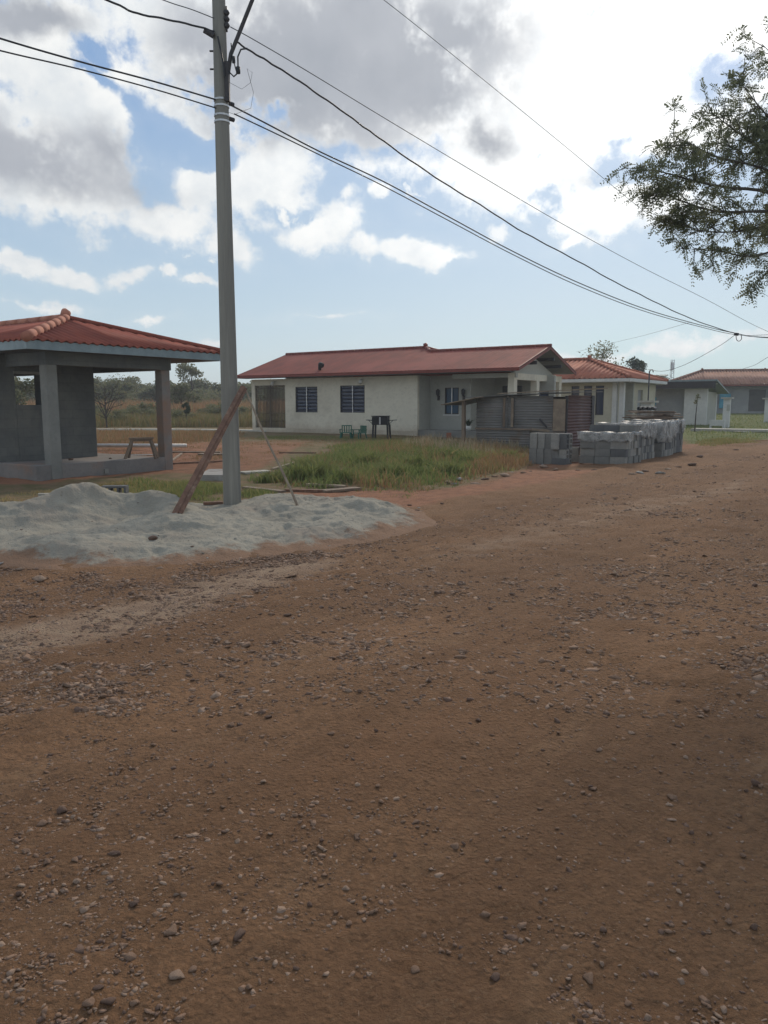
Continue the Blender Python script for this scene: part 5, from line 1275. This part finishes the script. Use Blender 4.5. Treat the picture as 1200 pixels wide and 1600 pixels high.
grass(GRN, 26000, .36, .018, 'g_green', 'tall green weeds growing between the road and the off-white house', .40, .7, .8, cs=.9, greenf=lambda x, y: sstep(x, 1.2, 4.2)*.6+.5*(fbm(x*1.5, y*1.5, 91, 3)-.5), fade=1.1)
grass(GRN, 7000, .62, .008, 'g_dry', 'thin straw stems standing among the green weeds', .5, .6, .4, cs=.7, fade=.8)
grass(PG([(405,752),(440,768),(520,770),(600,772),(700,768),(770,748),(835,728),(838,700),(745,697),(690,690),(600,692),(490,706)]), 5000, .16, .03, 'g_dry', 'trampled dry litter and dead clumps among the green weeds', .42, .6, 1.2, cs=1.6, fade=.3)
for _i, (_a, _b, _h) in enumerate(((470,752,.55),(505,748,.6),(540,755,.5),(610,748,.5),(575,730,.6),(650,735,.55),(700,742,.45),(480,732,.45),(736,728,.5),(790,722,.5),(420,752,.3))):
    _q = gp(_a, _b); _n = 260; _xy = RNG.normal(0, .16, (_n, 2)); V, Fc, T = blades(_n, _xy, _h, .03, .6, .9, green=RNG.random(_n)*.35); _o = np_mesh('weed_clump', V, Fc, M['g_green'], None, False, {'tint': T}); _o.location = (_q.x, _q.y, gh(_q.x, _q.y)-.03)
    tagset(_o, 'bushy broad leaved weed clump standing taller in the grass patch', 'weed', 'weed clumps in the grass patch')
# broader leaves in the weed patch
grass(PG([(440,740),(500,764),(620,768),(740,750),(760,710),(640,700),(520,704)]), 5000, .34, .045, 'g_green', 'broad leaved weeds among the tall green grass', .42, .5, .8, cs=.8)
grass(PG([(600,700),(620,715),(740,718),(830,716),(832,698),(740,694),(660,688)]), 1500, .50, .022, 'g_flower', 'pale feathery seed heads over the weeds', .42, .25, .35, zoff=.0)
grass(PG([(700,735),(730,750),(838,730),(838,705),(760,700)]), 6000, .40, .016, 'g_dry', 'yellowing grass beside the loose block stack', .3, .5, .4)
STR = PG([(-250,812),(0,798),(100,792),(200,788),(290,784),(340,782),(420,784),(438,770),(400,762),(345,758),(300,752),(200,752),(110,762),(0,775),(-250,785)])
grass(STR, 15000, .16, .012, 'g_green', 'short green grass strip behind the sand heap', .38, .6, .6, greenf=lambda x, y: .2+sstep(-x, 3.0, 5.5)*.7, fade=.35)
grass(PG([(190,775),(250,778),(270,762),(240,750),(190,752)]), 1800, .34, .016, 'g_green', 'taller green tuft growing behind the dark hollow block', 0, .5, .5)
grass(PG([(378,795),(420,790),(450,778),(410,765),(378,770)]), 1500, .22, .013, 'g_green', 'dark green tuft at the foot of the utility pole', 0, .5, .6)
grass(PG([(300,796),(345,796),(350,780),(310,772)]), 900, .17, .012, 'g_green', 'green tuft between the reddish plank and the pole', 0, .5, .6)
grass(PG([(600,775),(640,778),(665,772),(650,765),(610,768)]), 700, .10, .01, 'g_green', 'low green tuft on the red soil behind the sand', .3, .5, .6)
DRY1 = PG([(-300,745),(100,735),(300,722),(400,735),(480,712),(520,694),(660,686),(400,682),(0,688),(-300,690)])
grass(DRY1, 22000, .10, .012, 'g_dry', 'short dry brown grass in the yard around the pole', .42, .6, .7)
grass(PG([(395,688),(660,692),(740,700),(740,690),(650,684),(395,680)]), 9000, .13, .015, 'g_green', 'dark green grass fringe at the foot of the off-white wall', 0, .6, .5, greenf=lambda x, y: x*0+.2)
DRY2 = PG([(-420,690),(-420,676),(0,676),(200,676),(385,677),(388,682),(300,694),(140,698)])
grass(DRY2, 24000, .34, .022, 'g_dry', 'reddish dry field grass behind the unfinished house', .2, .5, .4, cs=.6)
grass(PG([(880,735),(1000,732),(1100,712),(1200,700),(1200,690),(1095,690),(1095,705)]), 1500, .12, .012, 'g_dry', 'sparse dry grass along the foot of the block stacks', .45)
LAWN = VEG2
grass(LAWN, 22000, .16, .03, 'g_green', 'bright green lawn beyond the driveway slab', 0, .6, .5, greenf=lambda x, y: x*0+.15)
grass(PG([(1085,700),(1190,693),(1190,684),(1085,688)]), 4000, .22, .015, 'g_green', 'roadside grass tuft in front of the driveway slab', .4, .6, .5, greenf=lambda x, y: x*0+.5)
# far fields: tall dry grass in bands
def far_band(y0, y1, x0, x1, n, h, w, mat, lab, green=0.0, thr=.2):
    P = np.array([(x0*y0, y0), (x1*y0, y0), (x1*y1, y1), (x0*y1, y1)])
    return grass(P, n, h, w, mat, lab, thr, .5, .35, 'field_grass', 0, (lambda x, y: x*0+green), .25)
far_band(44, 60, -.62, -.03, 26000, .8, .05, 'g_dry', 'tall olive dry grass just beyond the white footpath', .75)
far_band(60, 92, -.62, .05, 34000, 1.5, .08, 'g_dry', 'rusty tall dry grass covering the middle of the field', .12)
far_band(88, 120, .2, .75, 8000, .8, .08, 'g_dry', 'pale dry grass behind the farther houses', .4)

# ------------------------------------------------------------------ trees
def leaf_cloud(centres, radii, n, size, flat=.8):
    """n small quads spread through the shells of several lobes"""
    k = RNG.integers(0, len(centres), n); c = np.array(centres)[k]; r = np.array(radii)[k]
    d = RNG.normal(size=(n, 3)); d /= np.linalg.norm(d, axis=1)[:, None]; rad = RNG.random(n)**.45
    p = c+d*(r*rad)[:, None]*np.array([1, 1, flat])
    a = RNG.normal(size=(n, 3)); a /= np.linalg.norm(a, axis=1)[:, None]; b = np.cross(a, RNG.normal(size=(n, 3))); b /= np.linalg.norm(b, axis=1)[:, None]
    s = (size*RNG.uniform(.5, 1.4, n))[:, None]
    V = np.stack([p-a*s, p+b*s*.5, p+a*s, p-b*s*.5], 1).reshape(-1, 3); Fc = np.arange(n*4).reshape(-1, 4)
    T = np.ones((n, 4, 4)); t = np.clip(.5+.5*np.repeat(RNG.random(len(centres)), 1)[k]-.25+RNG.normal(0, .18, n), 0, 1); T[..., 0] = t[:, None]; T[..., 1] = (RNG.random(n)**5)[:, None]
    return V, Fc, T.reshape(-1, 4)
def tree_meshes(H, spread, nl, n, size, seed, trunk_r=.12, top=1.0, bare=0, crown0=.25):
    rs = random.Random(seed); tb = MB(); tips = []
    tb.tube([(0, 0, -.3), (rs.uniform(-.1, .1)*H*.1, 0, H*.2), (rs.uniform(-.2, .2)*H*.1, rs.uniform(-.1, .1)*H*.1, H*.5), (0, 0, H*.8)], [trunk_r, trunk_r*.8, trunk_r*.6, trunk_r*.2], 7)
    for i in range(nl):
        a = rs.uniform(0, 6.28); z0 = rs.uniform(.18, .6)*H; L = spread*rs.uniform(.45, 1); z1 = min(H*.98, max(z0+.1*H, rs.uniform(crown0, 1)*H))
        if z1 > .75*H: L *= .6
        tip = (math.cos(a)*L, math.sin(a)*L, z1); tips.append(tip)
        mid = (tip[0]*.45, tip[1]*.45, z0+(z1-z0)*.6); tb.tube([(0, 0, z0), mid, tip], [trunk_r*.45, trunk_r*.28, trunk_r*.08], 5)
        if bare:
            for k in range(bare):
                f = rs.uniform(.3, 1); p = Vector(mid).lerp(Vector(tip), f); q = p+Vector((rs.gauss(0, .3), rs.gauss(0, .3), rs.uniform(.1, .5)))*spread*.35
                tb.tube([p, (p+q)/2+Vector((0, 0, .04)), q], [trunk_r*.12, trunk_r*.08, trunk_r*.03], 4)
    tips.append((0, 0, H*.9)); rad = [spread*rs.uniform(.28, .48) for _ in tips]
    return tb, leaf_cloud(tips, rad, n, size)
protoT = {}
def make_tree(kind, **k):
    tb, (V, Fc, T) = tree_meshes(**k)
    me = bpy.data.meshes.new('trunk'); me.from_pydata(tb.v, [], tb.f); me.materials.append(M['bark'])
    c = np_mesh('crown', V, Fc, M['leaf_dark' if 'dark' in kind else 'leaf_far'], None, False, {'tint': T}); protoT[kind] = (me, c.data); bpy.data.objects.remove(c)
make_tree('round1', H=4.5, spread=2.6, nl=12, n=2600, size=.2, seed=1)
make_tree('round2', H=4.0, spread=3.0, nl=14, n=3000, size=.2, seed=2)
make_tree('round3', H=3.6, spread=2.2, nl=10, n=2000, size=.18, seed=3)
make_tree('tall', H=6.2, spread=2.4, nl=9, n=900, size=.18, seed=4, crown0=.65)
make_tree('bush', H=2.2, spread=1.9, nl=12, n=1500, size=.13, seed=5, trunk_r=.06, crown0=.1)
make_tree('bare', H=3.6, spread=2.4, nl=22, n=420, size=.07, seed=6, trunk_r=.07, bare=9, crown0=.3)
make_tree('dark', H=7, spread=1.9, nl=9, n=2600, size=.16, seed=7, crown0=.6)
make_tree('airy', H=7.5, spread=3.0, nl=16, n=900, size=.15, seed=8, crown0=.6, bare=4)
def tree(kind, x, y, s, lab, grp=None, sz=None, cat='tree', name='tree'):
    t = empty(name, (x, y, gh(x, y)-.05), random.uniform(0, 6.28), lab, cat, grp); t.scale = (s, s, s*(sz or 1))
    for nm, me in zip(('trunk', 'crown'), protoT[kind]):
        o = bpy.data.objects.new(nm, me); COL.objects.link(o); o.parent = t
TG = 'trees of the wood edge beyond the field'
_c = [(at(-560+1000*i/110, 625, 98+5*math.sin(i*.7)).x, 98+5*math.sin(i*.7), 1.6+.9*random.random()) for i in range(111)]
V, Fc, T = leaf_cloud([(a, b, gh(a, b)+c_*.55) for a, b, c_ in _c], [1.5+.5*random.random() for _ in _c], 26000, .2, .95)
tagset(np_mesh('scrub', V, Fc, M['leaf_far'], None, False, {'tint': T}), 'continuous low scrub thicket along the far edge of the dry field', None, None, 'stuff')
labT = 'bushy tree standing in the line of trees beyond the dry field'
rs = random.Random(12)
for i in range(64):
    f = i/63; px = -560+1000*f+rs.uniform(-12, 12); Y = rs.uniform(96, 118); p = at(px, 625, Y)
    tree(rs.choice(['round1', 'round2', 'round3', 'round1', 'round2']), p.x, p.y, rs.uniform(.9, 1.3), labT, TG, rs.uniform(.55, .8))
for i in range(30):
    px = -500+930*i/29+rs.uniform(-10, 10); Y = rs.uniform(82, 94); p = at(px, 625, Y)
    tree(rs.choice(['bush', 'round3', 'bush']), p.x, p.y, rs.uniform(.8, 1.2), 'low shrub in front of the tree line beyond the field', 'shrubs in front of the wood edge', rs.uniform(.7, 1), 'shrub', 'shrub')
p = at(300, 625, 84); tree('tall', p.x, p.y, .82, 'thin tree with a flat open crown rising above the wood edge')
p = at(283, 628, 70); tree('round3', p.x, p.y, .72, 'pale green young tree before the tree line beside the far porch column', None, 1)
p = at(166, 650, 44); tree('bare', p.x, p.y, .85, 'half bare spreading shrub just past the inner porch wall', None, 1, 'shrub', 'shrub')
p = at(30, 650, 52); tree('round1', p.x, p.y, .62, 'shrub seen through the small window hole of the unfinished house', None, 1, 'shrub', 'shrub')
p = at(291, 664, 47); tree('dark', p.x, p.y, .17, 'small dark green sapling standing in the dry field behind the porch', None, 1.2, 'sapling', 'sapling')
for i, (px, Y) in enumerate(((275, 49), (208, 52), (235, 55), (190, 48), (330, 60), (350, 57), (385, 60), (150, 60))):
    p = at(px, 660, Y); tree('bush', p.x, p.y, .55+.1*(i % 3), 'low olive bush growing in the dry field', 'bushes in the dry field', .7, 'shrub', 'shrub')
# behind the houses on the far side
for i, (px, Y, s, k, lab) in enumerate(((934, 78, .86, 'airy', 'airy thin crowned tree showing above the cream bungalow roof'), (993, 80, .9, 'dark', 'dense dark rounded tree standing beyond the pale shed roof'),
        (965, 82, .68, 'round1', 'green tree low behind the pale shed roof'), (1180, 130, 1, 'round1', 'tree far beyond the tiled houses'), (860, 110, .8, 'round2', 'tree far behind the porch gable'))):
    p = at(px, 620, Y); tree(k, p.x, p.y, s, lab, None, 1 if i != 1 else .88)
for i in range(10):
    px = 700+90*i; p = at(px, 622, 125+rs.uniform(-6, 6)); tree('round2', p.x, p.y, .9, 'distant tree behind the row of houses', 'distant trees behind the houses', .8)
def palm(px, Y, H, lab):
    p = at(px, 640, Y); t = empty('palm_tree', (p.x, p.y, gh(p.x, p.y)), 0, lab, 'palm tree', 'small palms between the houses')
    MB().tube([(0, 0, -.2), (.05, 0, H*.5), (0, 0, H)], [.14, .10, .09], 8).build('trunk', M['bark'], t, True)
    V = []; Fc = []
    for k in range(12):
        a = 6.28*k/12+.2; el_ = random.uniform(.2, 1.1); L = 1.5
        for j in range(16):
            f = (j+1)/16; r_ = L*f*math.cos(el_*(1-f*.4)); z = H+L*f*math.sin(el_)-1.3*f*f*.8; c = Vector((math.cos(a)*r_, math.sin(a)*r_, z)); s_ = Vector((-math.sin(a), math.cos(a), 0))
            for sg in (-1, 1):
                b = len(V); w_ = .42*(1-f*.6); V += [tuple(c), tuple(c+Vector((math.cos(a), math.sin(a), 0))*.07), tuple(c+s_*sg*w_+Vector((math.cos(a)*.12, math.sin(a)*.12, -.18)))]; Fc.append((b, b+1, b+2))
    T = np.ones((len(V), 4))*.5; np_mesh('crown', V, Fc, M['leaf_dark'], t, False, {'tint': T})
palm(1016, 62, 3.0, 'small dark palm between the cream and grey houses'); palm(1028, 66, 2.4, 'lower small palm just beside the taller one'); palm(1003, 64, 2.7, 'small palm partly hidden by the cream bungalow roof')
# sapling in front of the grey house
p = at(1085, 680, 38.5); g = gh(p.x, p.y); t = empty('sapling', (p.x, p.y, g), 0, 'thin stemmed young sapling in front of the pale end wall', 'sapling')
MB().tube([(0, 0, -.1), (.02, 0, .9), (.06, 0, 1.7)], [.035, .025, .012], 6).build('trunk', M['bark'], t)
V, Fc, T = leaf_cloud([(.06, 0, 1.6), (.1, 0, 1.75), (-.03, 0, 1.45)], [.16, .12, .1], 90, .06); np_mesh('crown', V, Fc, M['leaf_far'], t, False, {'tint': T})
# lattice mast on the skyline
p = at(1049, 600, 120); g = gh(p.x, p.y); t = empty('antenna_mast', (p.x, p.y, g), 0, 'tiny pale lattice antenna mast on the skyline between the houses', 'mast')
H_ = (634-568)/1200*120+.9
m_b = MB()
for a in range(3):
    x, y = .35*math.cos(a*2.1), .35*math.sin(a*2.1); m_b.tube([(x, y, 0), (x*.8, y*.8, H_)], .05, 4)
for k in range(24):
    z = H_*k/24; a0, a1 = (k % 3)*2.1, ((k+1) % 3)*2.1; m_b.tube([(.33*math.cos(a0), .33*math.sin(a0), z), (.33*math.cos(a1), .33*math.sin(a1), z+H_/24)], .035, 4)
m_b.build('lattice', M['band'], t)
MB().box(-.25, .25, -.1, .1, H_-1.6, H_-.4).build('antenna_panel', M['band'], t)

# ------------------------------------------------------------------ the near tree reaching in from the side
def near_tree():
    rs = random.Random(33); T0 = Vector((7.3, 9.9, 0)); T0.z = gh(T0.x, T0.y)
    t = empty('roadside_tree', T0, 0, 'feathery leaved tree reaching over the road with dark backlit branches', 'tree')
    tb = MB(); tb.tube([(0, 0, -.3), (-.05, 0, 1.2), (-.2, -.05, 2.2), (-.35, -.1, 2.9)], [.2, .16, .14, .12], 10)
    fork = Vector((-.35, -.1, 2.8)); twigs = []
    limbs = []
    def limb(pts, r0, dens=1.0, tw=.55):
        P = smooth_pts([Vector(p) for p in pts], 5); n = len(P); rr = [max(.003, r0*.7*(1-i/(n-1))**.8) for i in range(n)]
        tb.tube(P, rr, 6); limbs.append((P, dens, tw))
    def W_(px, py, Y): return at(px, py, Y)-T0
    J_ = W_(1290, 330, 9.6)
    limb([fork, J_*.6+fork*.4+Vector((0, 0, .1)), J_, W_(1230, 305, 9.4)], .05, .5)
    limb([W_(1290, 330, 9.6), W_(1200, 300, 9.2), W_(1130, 292, 8.9), W_(1075, 280, 8.7), W_(1030, 268, 8.6), W_(975, 262, 8.5)], .032, .75, .40)
    limb([W_(1290, 330, 9.6), W_(1210, 250, 9.4), W_(1150, 205, 9.2), W_(1110, 175, 9.1)], .03, 1.1)
    limb([W_(1290, 330, 9.6), W_(1230, 220, 9.8), W_(1185, 165, 9.7), W_(1150, 120, 9.6)], .03, 1.0)
    limb([W_(1290, 330, 9.6), W_(1260, 190, 9.9), W_(1225, 110, 9.9), W_(1190, 68, 9.8)], .035, .8)
    limb([W_(1290, 330, 9.6), W_(1200, 330, 9.0), W_(1120, 330, 8.9), W_(1060, 312, 8.8), W_(1030, 298, 8.8)], .03, 1.3)
    limb([W_(1290, 330, 9.6), W_(1210, 270, 9.1), W_(1120, 245, 9.0), W_(1080, 225, 8.9), W_(1052, 212, 8.9)], .026, 1.0)
    limb([W_(1290, 330, 9.6), W_(1220, 385, 9.0), W_(1170, 400, 8.8), W_(1120, 392, 8.7), W_(1060, 388, 8.6)], .026, .75, .35)
    limb([W_(1290, 345, 9.6), W_(1220, 350, 9.2), W_(1150, 362, 9.0), W_(1095, 360, 8.9), W_(1060, 345, 8.9)], .026, 1.3)
    limb([W_(1290, 350, 9.6), W_(1230, 395, 8.6), W_(1200, 425, 8.5), W_(1175, 450, 8.4)], .018, .4, .22)
    for k in range(12):
        a = rs.uniform(-.5, 3.0); L = rs.uniform(1.4, 3.6); z = rs.uniform(3.3, 6.8); tip = Vector((math.cos(a)*L, rs.uniform(-2.4, 2.6), z))
        if tip.x < 0: tip.x *= .3
        limb([fork, fork*.5+tip*.5+Vector((0, 0, .3)), tip], .05, .9)
    for k in range(17):     # inner fill of the crown that shows at the picture edge
        px, py = rs.uniform(1130, 1280), rs.uniform(170, 380); limb([W_(1290, 330, 9.8), W_((px+1290)/2, (py+310)/2, rs.uniform(9.2, 10.4)), W_(px, py, rs.uniform(8.7, 10.6))], .02, 1.15, .5)
    tws = []
    for P, dens, tw in limbs:
        n = len(P)
        for i in range(int(n*.38), n):
            for _ in range(int(1.9*dens+rs.random())):
                d = (P[min(i+1, n-1)]-P[i-1]).normalized(); v = Vector((rs.gauss(0, 1), rs.gauss(0, 1), rs.gauss(.25, .8))).normalized(); v = (d*.7+v).normalized()
                L = tw*rs.uniform(.4, 1.1)*(1-.35*i/n); p = P[i].lerp(P[i-1], rs.random())
                q = p+v*L*.5+Vector((0, 0, -.01)); e_ = p+v*L+Vector((0, 0, rs.uniform(-.1, .04)))
                tb.tube([p, q, e_], [.006, .004, .002], 4); tws.append((p, q, e_))
    tb.build('trunk', M['bark'], t, True)
    # pinnate leaves
    C, A_, = [], []
    for p, q, e_ in tws:
        for k in range(rs.randint(6, 9)):
            f = rs.uniform(.25, 1.02); c = p.lerp(q, f*2) if f < .5 else q.lerp(e_, f*2-1); d = (e_-p).normalized(); v = Vector((rs.gauss(0, 1), rs.gauss(0, 1), rs.gauss(-.25, .7))).normalized()
            C.append(tuple(c)); A_.append(tuple((d*.5+v).normalized()))
    C = np.array(C); A_ = np.array(A_); n = len(C); L = RNG.uniform(.10, .20, n); up = RNG.normal(size=(n, 3))*1.1+np.array([0, 0, .8]); S_ = np.cross(A_, up); S_ /= np.linalg.norm(S_, axis=1)[:, None]+1e-9
    N_ = np.cross(S_, A_); nl = 7; Vs = []
    tint = RNG.random(n)
    for j in range(nl):
        f = (j+.6)/nl
        for sg in (-1, 1):
            c = C+A_*(L*f)[:, None]-np.array([0, 0, 1])*(L*.25*f*f)[:, None]; ll = (.040*(1-.35*abs(f-.45)))*RNG.uniform(.55, 1.3, n)
            tip = c+(S_*sg*.9+A_*.45)*ll[:, None]-N_*(ll*.15)[:, None]; m1 = c+(S_*sg*.5+A_*.02)*ll[:, None]; m2 = c+(S_*sg*.38+A_*.48)*ll[:, None]
            Vs.append(np.stack([c, m1, tip, m2], 1))
    V = np.concatenate(Vs).reshape(-1, 3); Fc = np.arange(len(V)).reshape(-1, 4); T = np.ones((len(V), 4)); T[:, 0] = np.repeat(np.tile(tint, nl*2), 4); T[:, 1] = 0
    np_mesh('crown', V, Fc, M['leaf_near'], t, False, {'tint': T}); print('leaves', n, len(Fc))
near_tree()
# HAZE
hm = MB().box(-3700, 3700, -60, 3700, -2, 18).build('haze', None)
hmat, ht, hp = newmat('haze_air'); hmat.node_tree.nodes.remove(hp); pv = ht.n('ShaderNodeVolumePrincipled'); pv.inputs['Color'].default_value = (.80, .86, .92, 1); pv.inputs['Density'].default_value = .0011; pv.inputs['Anisotropy'].default_value = .2
ht.l(pv.outputs[0], hmat.node_tree.nodes['Material Output'].inputs['Volume']); hm.data.materials.append(hmat); tagset(hm, 'thin pale afternoon haze over the street and field', None, None, 'stuff')
